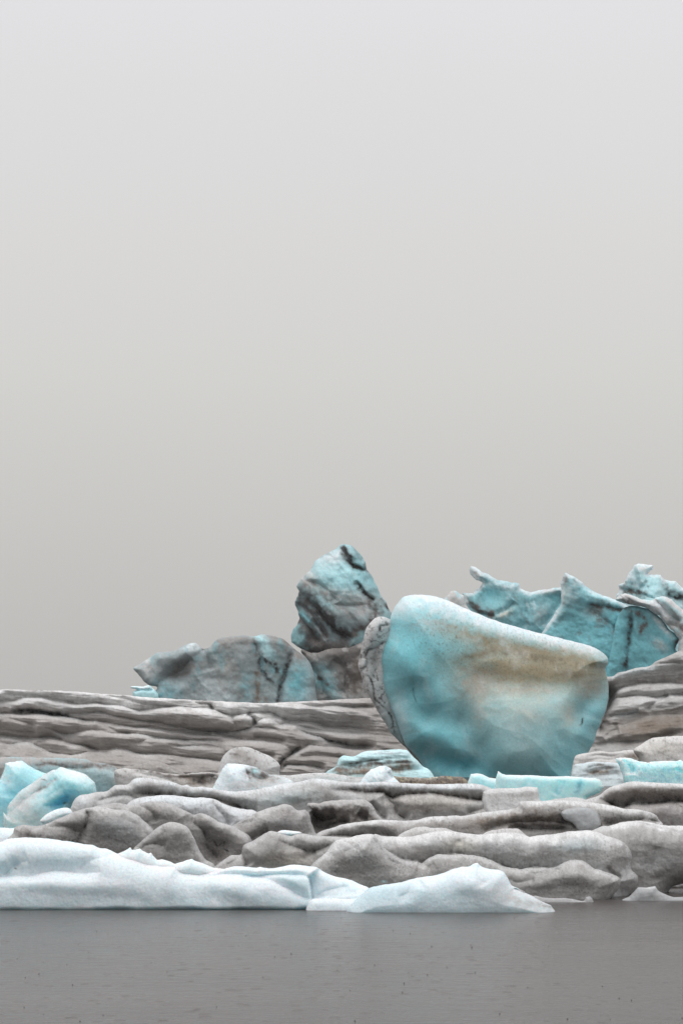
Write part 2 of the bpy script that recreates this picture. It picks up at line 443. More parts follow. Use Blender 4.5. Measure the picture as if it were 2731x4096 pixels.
# ------------------------------------------------------------------ far icebergs
def far_left_berg():
    t = thing('iceberg', 'far iceberg with a tall leaning blue and black banded spire and a low grey shoulder', 'iceberg', 1000, 262)
    n = ((14, 160, 1, 0), (9, 45, 3, 45), (3, 18, 1, 0))
    relief('spire', M_FAR, pts('K:1010,668 935,612 930,575 945,540 965,525 975,490 970,450 952,420 952,400 968,370 975,345 963,320 985,280 1030,240 1060,190 1110,150 1160,130 1190,100 1215,100 1250,105 1280,140 1305,165 1325,200 1330,232 1350,260 1370,300 1400,360 1420,390 1440,430 1456,458 1470,520 1480,640 1440,700 1300,720 1150,700 1110,660 1060,672'),
           262, t, afloat=False, base=AQUA * .8, R=50, rad=30, B=260, radb=110, noise=n, rough=3, smooth=False, facets=(34, 150, .9), soft=1.0,
           grooves=[('K:965,345 1030,400 1100,470 1180,560 1260,600', 34, 10, 40), ('K:968,470 1030,540 1080,620', 30, 10, 30), ('K:955,400 1020,450 1080,520 1120,600', 26, 10, 24),
                    ('K:1185,100 1215,150 1250,210 1330,240', 26, 10, 20), ('K:1150,415 1230,420 1330,420', 12, 8, 20), ('K:1270,290 1310,350 1370,400', 22, 8, 14),
                    ('K:1010,290 1060,300 1120,340 1180,400', 18, 8, 30)],
           bumps=[('K', 1200, 250, 90, 60, 20, 20), ('K', 1020, 290, 60, 50, 0, 18), ('K', 1250, 480, 110, 50, 10, 20)],
           paint=[blob('K', 1150, 175, 90, 45, -20, PALE, .9, .5), blob('K', 1010, 285, 60, 60, -40, STONE, 1, .8), blob('K', 1180, 240, 110, 50, 5, CYAN, .7),
                  blob('K', 1250, 470, 140, 70, 10, GREY, .85, .8), blob('K', 1190, 370, 130, 40, 10, STONE, .6, 1), blob('K', 1330, 430, 100, 80, 0, STONE, .7, 1), blob('K', 1080, 540, 150, 60, 42, np.array((.12, .15, .16)), .9, .7), blob('K', 1020, 400, 80, 34, 42, np.array((.13, .16, .17)), .85, .7), blob('K', 1230, 520, 120, 60, 0, np.array((.26, .33, .35)), .7, .8), blob('K', 1200, 610, 80, 40, 30, np.array((.2, .28, .3)), .7, .8),
                  streak('K:960,345 1030,395 1100,465 1180,550 1260,600', 30, BLACK * 1.6, 1.1, .5), streak('K:970,475 1030,545 1090,640 1150,660', 34, BLACK * 1.6, 1.1, .5), streak('K:955,395 1020,445 1080,515 1120,600', 14, BLACK * 2, .9),
                  streak('K:985,510 1040,590 1100,650 1250,640', 40, DIRT * .8, 1, .7), streak('K:1200,100 1225,160 1260,205 1340,245', 16, BLACK, 1, 1), streak('K:1270,290 1300,340 1350,380 1370,390', 9, BLACK, .95, 1),
                  streak('K:1045,290 1075,330 1130,370', 14, ASH, .7), streak('K:1310,400 1370,430 1340,540 1240,560', 22, DIRT, .9, .9), streak('K:1400,380 1440,430 1455,450', 7, BLACK, .8),
                  blob('K', 960, 590, 36, 44, 45, AQUA * .8, .7), blob('K', 1000, 470, 60, 16, 50, TEAL, .8), blob('K', 1130, 650, 220, 50, 0, DIRT * .9, 1, .4), patch(60, DIRT, .45, .12, .4, 3, 45), patch(30, PALE, .2, .1, .5, 3, 45)])
    relief('shoulder', M_FAR, pts('K:108,748 130,735 200,690 225,672 330,655 380,630 430,618 470,648 505,640 550,595 620,582 690,577 730,582 780,573 830,577 880,590 920,620 960,655 1010,690 1040,740 1060,830 1065,960 900,975 700,975 400,975 235,960 225,910 215,885 235,850 190,840 160,815 130,775'),
           256, t, base=np.array((.31, .37, .38)), R=50, rad=30, B=300, radb=110, noise=((14, 170, 1, 0), (7, 50, 1.5, 60), (3, 18, 1, 0)), rough=2.5, facets=(34, 60, .9),
           grooves=[('K:470,645 500,700 520,760', 22, 10, 24), ('K:740,590 760,700 755,800 760,950', 16, 12, 30), ('K:945,650 900,760 870,900 865,960', 28, 14, 22), ('K:240,850 280,790 350,770 420,700', 22, 20, 20)],
           bumps=[('K', 360, 690, 80, 40, -15, 22), ('K', 620, 680, 110, 90, 0, 24), ('K', 340, 790, 60, 45, 0, -26), ('K', 830, 690, 60, 80, 0, 14), ('K', 960, 800, 50, 110, 0, 16)],
           paint=[blob('K', 350, 760, 80, 60, -20, DIRT, 1, .6), blob('K', 420, 640, 60, 30, -10, PALE, .7), blob('K', 620, 760, 110, 120, 0, np.array((.36, .36, .34)), .6), blob('K', 700, 850, 80, 80, 0, TEAL * .9, .5), blob('K', 180, 740, 80, 50, -30, MIST, .8), blob('K', 280, 880, 80, 50, 0, TEAL, .8), blob('K', 460, 880, 160, 60, 0, PALE * .85, .6),
                  blob('K', 570, 620, 60, 35, -10, ASH, .9), blob('K', 660, 600, 90, 24, 0, ASH, .8), blob('K', 790, 620, 90, 24, 50, CYAN, 1, .5), blob('K', 830, 690, 70, 22, 45, CYAN, .9, .7), blob('K', 860, 770, 50, 26, 40, AQUA, .9, .7), blob('K', 960, 830, 60, 110, 5, TEAL * 1.2, .85, .6), blob('K', 970, 680, 50, 40, 30, ASH, .9),
                  streak('K:740,600 770,680 850,740 880,790', 14, BLACK, .85, 1.2), streak('K:760,690 800,790 850,830', 10, BLACK, .8, 1.2), streak('K:755,760 755,860 760,950', 16, UMBER, .8), streak('K:945,660 905,760 870,880 862,950', 9, BLACK, .85, .8), streak('K:800,575 870,590 930,635', 12, ASH, .9), streak('K:465,650 500,640', 8, BLACK, .9),
                  streak('K:845,820 800,870 790,950', 14, UMBER, .6), patch(90, ASH, .55, .05, .4, 1, 0), patch(50, TEAL, .35, .12, .4, 2, 70)])
    relief('base', M_FAR, pts('K:985,655 1050,672 1110,655 1150,645 1240,640 1330,600 1420,560 1560,560 1620,700 1640,960 1000,970 1040,800 1030,720'),
           258.5, t, base=ASH * .85, R=50, rad=30, B=300, radb=110, facets=(30, 140, .8), noise=((14, 150, 1, 0), (9, 50, 2, 50), (3, 18, 1, 0)), rough=2.5,
           grooves=[('K:1040,720 1080,800 1110,900', 18, 10, 30), ('K:1150,700 1220,760 1200,900', 20, 12, 30)],
           paint=[blob('K', 1090, 790, 60, 60, 45, AQUA, .9, .9), blob('K', 1130, 850, 80, 40, 40, TEAL, .8, .8), blob('K', 1250, 870, 100, 40, 0, STONE, .6), streak('K:1060,800 1130,830 1170,840', 10, DIRT, .8), streak('K:1240,640 1270,740 1210,860', 40, DIRT, .9, .8), blob('K', 1220, 690, 130, 60, 0, DIRT, .8, .7), streak('K:1290,700 1280,800 1260,890', 24, UMBER * .8, .7), patch(60, DIRT, .6, .1, .4, 2, 40), patch(40, STONE, .4, .1, .4, 1, 0, off=3)])
    # low pale floe just left of the shoulder
    t2 = relief('small_ice_floe', M_FAR, pts('K:90,850 112,842 160,846 190,838 208,850 240,890 250,935 105,935 108,900 108,872 130,862'), 255, None, base=CYAN * 1.05, R=25, rad=16, B=60, radb=20, noise=((5, 40, 3, 0),), rough=1.5, step=2,
                grooves=[('K:105,866 150,862 215,866', 14, 5, 5)], paint=[blob('K', 150, 850, 60, 12, 0, SNOW, .9)])
    tag(t2, 'tiny cyan ice floe peeping out left of the far grey shoulder iceberg', 'ice floe')
far_left_berg()

def far_right_berg():
    t = thing('iceberg', 'far jagged turquoise iceberg with horn, peak and towers behind the rounded iceberg', 'iceberg', 2300, 236)
    nn = ((12, 140, 1, 0), (7, 40, 2, 70), (3, 16, 1, 0))
    relief('horned_ridge', M_FAR, pts('L:225,262 290,262 330,230 348,200 310,182 275,150 266,120 278,102 302,105 340,130 400,160 440,182 500,195 572,206 580,235 640,258 690,245 740,242 780,230 826,230 880,300 880,800 200,800 200,420 240,330'),
           236, t, base=AQUA * .74, R=50, rad=26, B=260, radb=90, noise=nn, rough=3, smooth=False, facets=(44, 170, .9), soft=1.0,
           grooves=[('L:430,400 500,360 540,310', 20, 14, 20), ('L:250,330 320,380 430,410', 16, 10, 20), ('L:690,470 760,410 800,350 826,250', 26, 22, 16), ('L:575,215 600,300 620,400', 14, 10, 26)],
           bumps=[('L', 400, 290, 70, 60, 0, -34), ('L', 470, 390, 60, 20, -25, 12), ('L', 770, 300, 60, 40, 0, -30), ('L', 330, 150, 40, 24, 35, 10)],
           paint=[blob('L', 310, 145, 50, 36, 35, STONE * .85, 1, .8), blob('L', 470, 215, 110, 24, 12, PALE, .8), blob('L', 400, 270, 60, 60, 0, CYAN * np.array((.7, 1, 1.05)), .8, .4), streak('L:228,265 260,320 330,370 430,400', 16, DIRT, .95), blob('L', 760, 250, 70, 22, -5, ASH, .9, .6), blob('L', 780, 300, 50, 40, 0, TEAL, .7), blob('L', 480, 390, 60, 16, -30, SAND, .7),
                  blob('L', 640, 430, 100, 60, 0, TEAL, .4), blob('L', 700, 400, 40, 60, 30, STONE, .55), crust(13, PALE, .65, .9), patch(70, TEAL, .6, .05, .4, 2, 70), patch(40, PALE, .4, .15, .45, 2, 70, off=5), patch(40, DIRT, .4, .22, .45, 2, 60, off=9)])  # pale edge tone paints a highlight on the upper edges
    relief('outlying_knob', M_FAR, pts('L:110,310 128,285 150,256 182,250 215,268 235,275 250,330 300,420 300,800 90,800'), 240, t, base=MIST, R=40, rad=36, B=120, noise=nn, rough=2, paint=[blob('L', 170, 270, 40, 40, 0, STONE, .8), patch(40, AQUA, .6, .1, .4)])
    relief('peak', M_FAR, pts('L:700,520 780,400 826,330 832,240 822,205 850,136 888,158 922,172 960,205 1020,250 1080,275 1150,300 1220,330 1330,400 1400,560 1450,640 1460,900 700,900'),
           230, t, base=TEAL * 1.05, R=50, rad=28, B=280, radb=100, facets=(34, 160, .8), soft=1.0, noise=((14, 150, 1, 0), (7, 40, 3, 15), (3, 16, 1, 0)), rough=3, smooth=False,
           grooves=[('L:990,340 1080,350 1160,360 1230,375', 20, 10, 30), ('L:1000,360 1130,450 1250,530', 12, 10, 18), ('L:1260,380 1250,500 1230,650 1210,740', 16, 8, 10), ('L:1150,450 1180,560 1190,720', 10, 8, 12)],
           bumps=[('L', 880, 260, 60, 120, 15, 30), ('L', 790, 420, 60, 30, -40, 16), ('L', 1100, 300, 90, 24, 18, 18)],
           paint=[blob('L', 850, 170, 24, 50, 0, DIRT, .95, .5), blob('L', 920, 200, 40, 22, 35, ASH, .8, .6), blob('L', 1080, 300, 140, 28, 20, CYAN, .8, .6), blob('L', 830, 300, 30, 90, 10, SAND, .6), blob('L', 760, 430, 60, 30, -40, PALE, .5), blob('L', 890, 270, 50, 70, 10, PALE * .9, .5), blob('L', 1020, 370, 60, 40, 0, STONE * .8, .6, .8),
                  streak('L:990,330 1070,350 1160,360 1240,375', 10, DIRT, .9, 1.2), streak('L:1260,370 1245,500 1225,640 1205,740', 11, BLACK, .75, .9), streak('L:1180,340 1260,370 1330,430 1300,520', 16, DIRT, .8, 1.2), streak('L:1140,460 1180,600 1190,730', 18, DIRT, .5, 1.4), streak('L:1000,360 1100,440 1240,530', 12, DIRT, .55, 1.4), streak('L:1060,360 1060,480', 18, DIRT, .5, 1.4), streak('L:1340,430 1300,530', 8, BLACK, .7),
                  crust(13, PALE, .65, .9), patch(70, DEEP * 1.2, .45, .05, .4, 3, 12), patch(45, DIRT, .45, .2, .45, 1, 0, off=7), patch(30, AQUA, .3, .1, .4, 3, 12, off=4)])  # pale edge tone again painted as light on the upper edges
    relief('tower', M_FAR, pts('L:1150,310 1165,270 1182,240 1180,215 1215,200 1230,160 1270,95 1300,84 1388,92 1382,120 1350,148 1400,148 1432,150 1460,178 1520,195 1580,235 1700,280 1740,800 1500,860 1300,860 1180,500'),
           241, t, base=CYAN * .85, R=40, rad=24, B=260, radb=90, noise=nn, rough=4, smooth=False, facets=(60, 150, 1.0), soft=1.0, grooves=[('L:1180,240 1250,250 1330,280 1400,300', 22, 10, 22), ('L:1350,150 1330,210 1300,240', 20, 12, 16), ('L:1460,270 1520,290 1568,300', 14, 8, 14)],
           paint=[blob('L', 1330, 110, 60, 30, 0, MIST, .8), streak('L:1180,215 1200,250 1300,260 1350,290', 14, DIRT, .9, 1.2), streak('L:1430,150 1450,210 1480,240', 10, DIRT, .7, 1), streak('L:1460,270 1520,280 1600,310', 14, BLACK, .7, 1.3), crust(13, PALE, .65, .9), patch(40, DIRT, .5, .15, .4), patch(60, SNOW, .5, .05, .4, off=3)])  # same painted highlight along the tower's edges
    relief('ribbed_flank', M_FAR, pts('L:1155,305 1180,275 1215,262 1260,275 1320,302 1380,308 1400,290 1440,280 1500,300 1560,360 1640,410 1760,430 1760,700 1600,700 1505,640 1535,600 1545,545 1490,480 1420,402 1360,362 1280,335 1210,325'),
           228, t, base=MIST, R=50, rad=34, B=160, radb=60, noise=((10, 80, 3, 40), (4, 20, 2, 40)), rough=3, smooth=False,
           grooves=[('L:1210,280 1300,350 1400,420 1480,520', 20, 10, 20), ('L:1400,300 1470,380 1560,440', 26, 12, 20), ('L:1470,450 1540,470 1600,520', 22, 10, 18)],
           paint=[patch(40, CYAN, .7, 0, .3, 3, 40), patch(40, DIRT, .5, .12, .35, 3, 45, off=5), blob('L', 1430, 350, 60, 30, 40, SNOW, .7), streak('L:1230,300 1290,390 1340,440', 10, DIRT, .7)])
    relief('lower_wall', M_FAR, pts('L:1200,360 1280,340 1380,370 1440,420 1480,480 1545,540 1520,610 1600,640 1760,560 1760,900 1100,900 1150,500'), 229.2, t, base=TEAL * 1.1, R=40, rad=36, B=160, radb=60, noise=nn, rough=3,
           grooves=[('L:1250,380 1245,500 1225,650', 14, 8, 10)], paint=[streak('L:1250,390 1245,500 1220,650 1205,740', 11, BLACK, .75, .9), streak('L:1180,350 1260,370 1330,430 1300,520', 16, DIRT, .8, 1.2), blob('L', 1440, 460, 90, 20, 50, PALE, .8), blob('L', 1430, 580, 60, 30, 40, STONE, .6), streak('L:1545,545 1520,600', 8, DIRT, .9), patch(60, DEEP, .4, .05, .4, 3, 12)])
far_right_berg()

# ------------------------------------------------------------------ banded floes behind the rounded iceberg
def back_left_floe():
    gl = [('A:0,180 200,180 300,188 420,202 560,196', 9, 8, 12), ('A:940,190 1040,205 1200,235 1330,260 1480,290 B:20,300', 14, 10, 14),
          ('A:-350,280 -200,270 0,245 100,225 200,208 350,212 500,230 620,248 750,255 850,252 950,270 1100,275 1200,305 1250,322 1400,305 B:0,287 150,290 250,295 330,312 420,340 500,362 600,345 720,340 860,350 1000,400 1200,430 1400,465 1568,475 1800,510', 36, 24, 15),
          ('A:-350,350 -250,350 0,350 180,346 350,346 480,360 620,380 780,405 950,435 1100,455 1250,470 1400,480 B:0,510 200,525 450,545 700,590 900,610 1000,650 1060,700', 44, 30, 13),
          ('A:100,325 250,322 420,340 560,352', 20, 8, 10), ('A:560,345 700,345 850,340 1050,370 1200,395 1400,430 B:0,462 150,500 400,512 580,505 700,480 800,470 900,475 960,520 1020,535', 22, 14, 12),
          ('A:380,470 480,500 560,530 640,520 700,503 850,505 1000,520 1150,525 1300,540 1400,555 B:0,575 200,590 420,600 600,560', 26, 18, 15),
          ('A:850,440 950,460 1050,500 1180,530', 14, 10, 14), ('A:-350,540 -250,540 0,550 150,562 380,577 500,570 600,600 700,625 850,662 950,668 1050,662 1200,690 1400,715 B:0,720 200,742 420,765 700,800', 46, 34, 16),
          ('A:1230,620 1300,590 1420,570 1568,575 B:150,600', 16, 14, 10), ('A:-350,615 -250,615 0,612 100,612 250,605 420,690 600,712 700,716 800,690 900,680', 28, 22, 13), ('A:320,630 400,590 450,572 560,590', 14, 10, 10),
          ('A:0,400 120,400 230,420 330,470', 14, 12, 16), ('A:700,420 780,430 850,440', 10, 8, 10), ('A:-200,460 0,470 150,500 330,520', 18, 24, 16), ('A:0,660 150,655 300,680 420,720', 14, 16, 14), ('A:700,760 900,720 1100,730 1300,760', 12, 16, 14),
          ('B:140,225 220,250 300,262 345,310', 14, 8, 10), ('B:310,255 330,300 350,315', 12, 6, 6), ('B:510,360 520,420 560,460', 14, 8, 10),
          ('B:560,440 700,458 712,440 760,415 820,392 880,402 950,435 1000,420 1100,450 1200,480 1400,500 1568,512 1800,540', 26, 18, 14),
          ('B:640,350 690,390 712,445 740,430', 26, 10, 10), ('B:1080,470 1180,520 1300,560 1380,600 1568,625 1800,650', 32, 16, 14), ('B:700,560 850,570 1000,590', 14, 8, 10),
          ('B:990,745 1060,695 1150,662 1200,636 1400,642 1568,655 1800,680', 28, 20, 13), ('B:-60,640 0,640 150,645 330,645 450,660', 22, 18, 14), 
          ('B:925,900 938,800 995,742 1060,690 1130,645', 20, 7, 7), ('B:960,870 1000,810 1100,805 1250,820 1350,850', 24, 14, 12), ('B:1080,740 1250,720 1450,745 1600,760', 14, 10, 10),
          ('B:1050,250 1200,280 1350,275 1568,285 1800,295', 16, 10, 12), ('B:880,330 1000,345 1200,350 1400,390 1568,400 1750,410', 14, 10, 14), ('B:1200,385 1400,430 1568,440 1750,450', 12, 10, 12), ('B:600,720 700,700 900,740', 16, 12, 14)]
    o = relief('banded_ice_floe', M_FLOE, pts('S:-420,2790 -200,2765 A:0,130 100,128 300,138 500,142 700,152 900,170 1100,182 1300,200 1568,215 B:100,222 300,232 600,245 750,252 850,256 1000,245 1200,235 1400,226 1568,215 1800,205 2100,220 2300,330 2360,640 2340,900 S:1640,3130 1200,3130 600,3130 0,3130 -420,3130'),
               150, None, base=np.array((.42, .395, .375)), R=60, rad=34, B=700, radb=120, lean=.5, top_light=.5, gain=2.6, soft=1.4, noise=((14, 110, 4, 5), (10, 34, 6, 5), (6, 12, 7, 5)), grooves=gl, step=3, rough=1.6, grain=.05,
               bumps=[('B', 610, 410, 80, 45, 10, 20), ('B', 830, 430, 80, 36, 0, 18), ('B', 150, 360, 180, 40, 5, 12), ('A', 700, 290, 200, 30, 3, 12), ('A', 850, 560, 240, 40, 5, 14), ('B', 1080, 480, 90, 40, 10, 14), ('B', 120, 800, 130, 60, 0, -40)],
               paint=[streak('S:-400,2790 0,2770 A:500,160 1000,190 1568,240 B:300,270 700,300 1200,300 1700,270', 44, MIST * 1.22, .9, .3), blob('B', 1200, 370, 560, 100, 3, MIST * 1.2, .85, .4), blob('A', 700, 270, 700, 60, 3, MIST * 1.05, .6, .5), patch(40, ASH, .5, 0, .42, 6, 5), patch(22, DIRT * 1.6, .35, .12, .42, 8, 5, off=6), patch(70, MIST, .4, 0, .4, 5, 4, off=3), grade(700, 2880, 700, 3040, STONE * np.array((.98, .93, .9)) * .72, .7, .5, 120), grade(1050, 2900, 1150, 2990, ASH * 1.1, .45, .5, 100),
                      streak('A:100,325 250,325 420,345 620,378 780,403', 9, BLACK, .8, .8), streak('B:250,520 500,525 580,505 700,485 800,470', 7, BLACK, .7, 1), streak('B:1150,500 1250,545 1380,600 1568,620', 8, BLACK, .6, 1.3), streak('B:930,890 940,800 1000,742 1070,690', 6, BLACK, .6, .6), patch(14, UMBER, .3, .15, .4, 3, 5, off=8)])
    tag(o, 'wide brown-grey banded ice floe with rippled layers filling the left middle distance', 'ice floe')
back_left_floe()

def back_right_floe():
    o = relief('banded_ice_floe', M_FLOE, pts('H:600,700 680,560 770,541 840,540 890,500 960,488 1050,458 1150,440 1230,425 1300,375 1450,310 1568,255 1800,190 2150,220 S:2980,2640 2980,3150 2300,3150 H:300,1650'),
               146, None, base=STONE * .84, R=60, rad=34, B=600, radb=120, lean=.45, top_light=.5, gain=2.2, soft=1.4, noise=((12, 100, 4, -6), (8, 34, 5, -6), (4, 13, 4, -6)), rough=1.6, grain=.05,
               grooves=[('H:760,900 800,800 860,692 930,655 1050,632 1250,618 1400,612 1568,603 1900,590', 52, 40, 12), ('H:770,600 830,625 900,580 1000,560 1200,520 1400,490 1568,470 1900,440', 10, 12, 24), ('H:1230,425 1350,400 1450,395 1568,400', 14, 10, 14),
                        ('H:740,980 770,900 800,850 860,775 960,757 1050,757 1200,745 1280,750 1420,730 1568,740 1900,740', 30, 18, 14), ('H:1180,900 1250,830 1300,790 1420,735', 14, 10, 20), ('H:780,990 850,942 1000,926 1110,898', 22, 8, 14), ('H:740,1060 900,1050 1200,960 1400,950 1568,930 1900,900', 20, 30, 20),
                        ('H:740,1180 820,1120 900,1100', 20, 20, 14), ('H:650,1270 800,1240 1000,1240 1200,1200 1400,1150 1568,1130', 18, 14, 16), ('H:780,600 800,700 780,800 740,950 690,1150', 60, 18, 20)],
               paint=[patch(34, ASH, .7, 0, .38, 6, -6), patch(20, DIRT * 1.5, .5, .12, .42, 8, -8, off=6), streak('H:930,610 1100,600 1250,590 1400,580 1568,560 1800,540', 24, ASH, .85, .8), blob('H', 1200, 1080, 420, 130, -4, UMBER * 1.15, .9, .5), blob('H', 1450, 1020, 300, 110, -4, UMBER, .75, .5), blob('H', 1150, 820, 300, 60, -5, MIST, .5), blob('H', 1100, 490, 300, 34, -12, PALE, .6), streak('H:860,940 1000,925 1090,905', 8, PALE, .7)])
    tag(o, 'layered pale and dark brown ice floe rising to the right edge behind the rounded iceberg', 'ice floe')
back_right_floe()

# ------------------------------------------------------------------ the rounded blue iceberg
def big_berg():
    t = thing('iceberg', 'huge rounded turquoise iceberg with a brown stain and a sloping white top', 'iceberg', 1975, 128)
    relief('body', M_BERG, pts('J:275,230 290,185 312,148 345,116 400,103 500,110 580,135 690,185 800,230 900,262 1000,290 1100,315 1200,340 1300,365 1350,385 1390,410 1413,440 1412,465 1398,490 1412,560 1416,630 1405,700 1380,760 1355,820 1340,870 1310,930 1290,985 1272,1030 1262,1140 1100,1170 900,1170 700,1170 560,1150 480,1060 430,975 385,920 355,890 320,800 275,690 240,625 218,560 215,450 235,380 262,320 272,270'),
           128, t, base=AQUA * np.array((.80, .96, .98)), R=210, rad=210, B=420, radb=240, step=2.5, lean=.12, noise=((20, 260, 1, 0, 1), (-5, 190, 1.2, 30, 1, True), (-3.4, 80, 1.2, 60, 1, True), (1.5, 24, 1, 0)), rough=1.5, grain=.035, cusp=False, gain=1.1, soft=1.0, blur=22,
           grooves=[('J:225,430 290,560 380,630 450,700 520,800', 46, 50, 60), ('J:300,600 345,740 365,860 430,940', 24, 24, 40), ('J:430,900 540,965 640,995 760,1010', 34, 34, 30),
                    ('J:590,610 660,700 690,800 750,860 775,930 750,990', 16, 34, 60), ('J:700,970 800,1015 860,1060', 24, 26, 30), ('J:1235,790 1245,720 1300,680 1372,625 1392,560 1400,490', 44, 24, 30), ('J:960,560 1150,575 1370,600', 12, 34, 40), ('J:990,1060 1060,985 1220,965', 12, 26, 30),
                    ('J:700,400 800,345 950,390 1150,430 1350,450', 8, 26, 34)],
           bumps=[('J', 400, 480, 110, 90, 40, 20), ('J', 600, 1000, 130, 50, 10, -24), ('J', 980, 740, 230, 170, 0, 70), ('J', 1260, 765, 24, 34, 0, -34), ('J', 980, 480, 300, 60, 8, 24), ('J', 430, 660, 60, 130, -20, 14), ('J', 900, 930, 110, 70, 20, 30), ('J', 640, 760, 55, 60, 20, -24), ('J', 735, 905, 60, 55, 0, -28), ('J', 560, 860, 90, 60, 30, 24), ('J', 400, 590, 60, 40, 40, -16), ('J', 500, 740, 50, 70, -20, -18)],
           paint=[grade(1900, 2560, 2150, 2330, PALE, .0), blob('J', 330, 330, 110, 150, 10, CYAN * np.array((.6, .92, .96)), .8, .3), blob('J', 340, 160, 100, 50, -20, PALE, .8, .3),
                  streak('J:330,130 400,105 500,112 600,145 700,190 800,232 950,278 1100,318 1250,352 1350,388 1410,445', 36, SNOW * .97, .95, .25), streak('J:420,160 560,190 700,238 850,292 1050,345 1250,388 1370,425', 22, PALE, .5, .6),
                  blob('J', 400, 440, 160, 130, 30, AQUA * np.array((.6, .95, 1)), .7, .3), blob('J', 390, 560, 120, 70, 45, TEAL, .8, .4), blob('J', 490, 720, 90, 140, -30, TEAL, .8, .5), blob('J', 500, 960, 160, 50, 25, DEEP, .9, .3), blob('J', 330, 760, 40, 120, -15, PALE * .9, .5, .5), blob('J', 640, 760, 70, 60, 30, TEAL * .9, .8, .5), blob('J', 735, 900, 70, 60, 0, TEAL * .85, .85, .5), blob('J', 640, 990, 190, 50, 10, DEEP * 1.15, .95, .3), blob('J', 430, 900, 130, 60, 35, TEAL, .7, .5), blob('J', 1130, 1040, 160, 40, 0, TEAL * 1.2, .6, .5), blob('J', 1270, 720, 50, 60, 0, TEAL, .6, .4), blob('J', 1270, 880, 60, 120, -20, AQUA, .5), blob('J', 560, 870, 90, 80, 0, TEAL * 1.2, .5),
                  blob('J', 960, 700, 220, 120, 0, np.array((.63, .72, .67)), .9, .4), blob('J', 960, 880, 180, 130, 10, np.array((.47, .68, .69)), .75, .5), blob('J', 740, 690, 40, 120, 0, SAND * 1.0, .45, .8), blob('J', 1200, 730, 50, 90, 0, SAND, .5, .6),
                  blob('J', 620, 290, 150, 50, 15, BROWN * .85, .55, 1.1, 20), blob('J', 790, 345, 180, 48, 14, BROWN * .8, .75, .9, 22), blob('J', 1000, 408, 270, 56, 11, BROWN * .72, 1, .6, 22), blob('J', 1240, 455, 190, 66, 8, BROWN * .74, 1, .6, 22), blob('J', 920, 495, 320, 95, 5, BROWN * .98, 1.1, .4, 26), blob('J', 1160, 515, 290, 60, 4, BROWN * .9, 1, .4, 22), blob('J', 720, 570, 120, 100, -20, SAND * .66, .85, .7, 24), blob('J', 1320, 590, 80, 60, 0, SAND * .68, .85, .6), blob('J', 960, 600, 260, 40, 2, SAND * .8, .7, .6),
                  blob('J', 740, 415, 130, 26, -12, BROWN * .5, .6, 1.1, 18), streak('J:690,440 780,400 900,415 1080,440 1250,470 1370,475', 18, BROWN * .5, .6, 1.3), blob('J', 1210, 515, 80, 26, 0, BROWN * .5, .7), blob('J', 470, 250, 130, 60, 10, MIST * .75, .4, 1.3, 18), stipple(7, BROWN * .45, .6, ('J', 960, 440, 420, 170, 8)), stipple(9, BROWN * .4, .5, ('J', 560, 330, 200, 160, 20)),
                  patch(26, BROWN * .8, .16, .2, .5, 1, 0), patch(90, PALE, .2, .05, .5, 1.5, 70, off=4), streak('J:395,590 400,640 415,670', 4, DEEP * .5, .7, .6), streak('J:1280,745 1275,775 1262,790', 4, BLACK, .8, .8)])
    relief('side_slab', M_MID_BERG, pts('J:108,480 112,440 120,400 135,330 150,280 180,238 215,219 255,224 300,250 340,330 330,500 360,640 420,760 480,880 560,960 620,1060 540,1080 470,1040 440,1000 400,955 345,893 285,835 240,762 190,682 150,602 125,532'),
           131.6, t, base=MIST * .95, R=44, rad=34, B=160, radb=80, noise=((6, 70, 1, 0), (3, 24, 1, 0)), rough=2, tilt=.5, gain=.45, soft=1.0,
           grooves=[('J:130,440 150,400 200,380 240,350', 20, 7, 8), ('J:130,510 150,480 150,440 130,430', 14, 6, 6), ('J:265,262 225,265 218,290', 16, 5, 5), ('J:150,520 180,560 190,640 220,680', 14, 6, 6), ('J:260,690 280,720 290,800', 14, 6, 6), ('J:200,380 200,480 190,560', 18, 14, 14)],
           bumps=[('J', 200, 290, 50, 60, 0, 16), ('J', 170, 450, 40, 50, 0, -10)],
           paint=[grade(1480, 2720, 1600, 3000, np.array((.36, .50, .52)), .9), patch(20, DIRT, .7, .14, .36), blob('J', 190, 430, 40, 80, 0, ASH, .75, .8, 20), cracks(70, BLACK, .8, .05), streak('J:268,262 225,265 216,300', 5, BLACK, .9, .5), streak('J:135,440 160,395 210,380 250,340', 5, BLACK, .85, .8), streak('J:150,515 180,560 195,650 250,700 280,740 300,830', 4, BLACK, .7, .8), streak('J:112,490 150,480 150,430', 4, BLACK, .6, .8), streak('J:140,320 128,400 112,470', 7, DIRT, .6, 1.2), streak('J:330,880 420,960 490,1030', 16, ASH, .7, 1), patch(10, DIRT, .35, .2, .5)])
M_MID_BERG = ice_material('cracked_dirty_ice', .09, .55, 0, .2, .25)
big_berg()

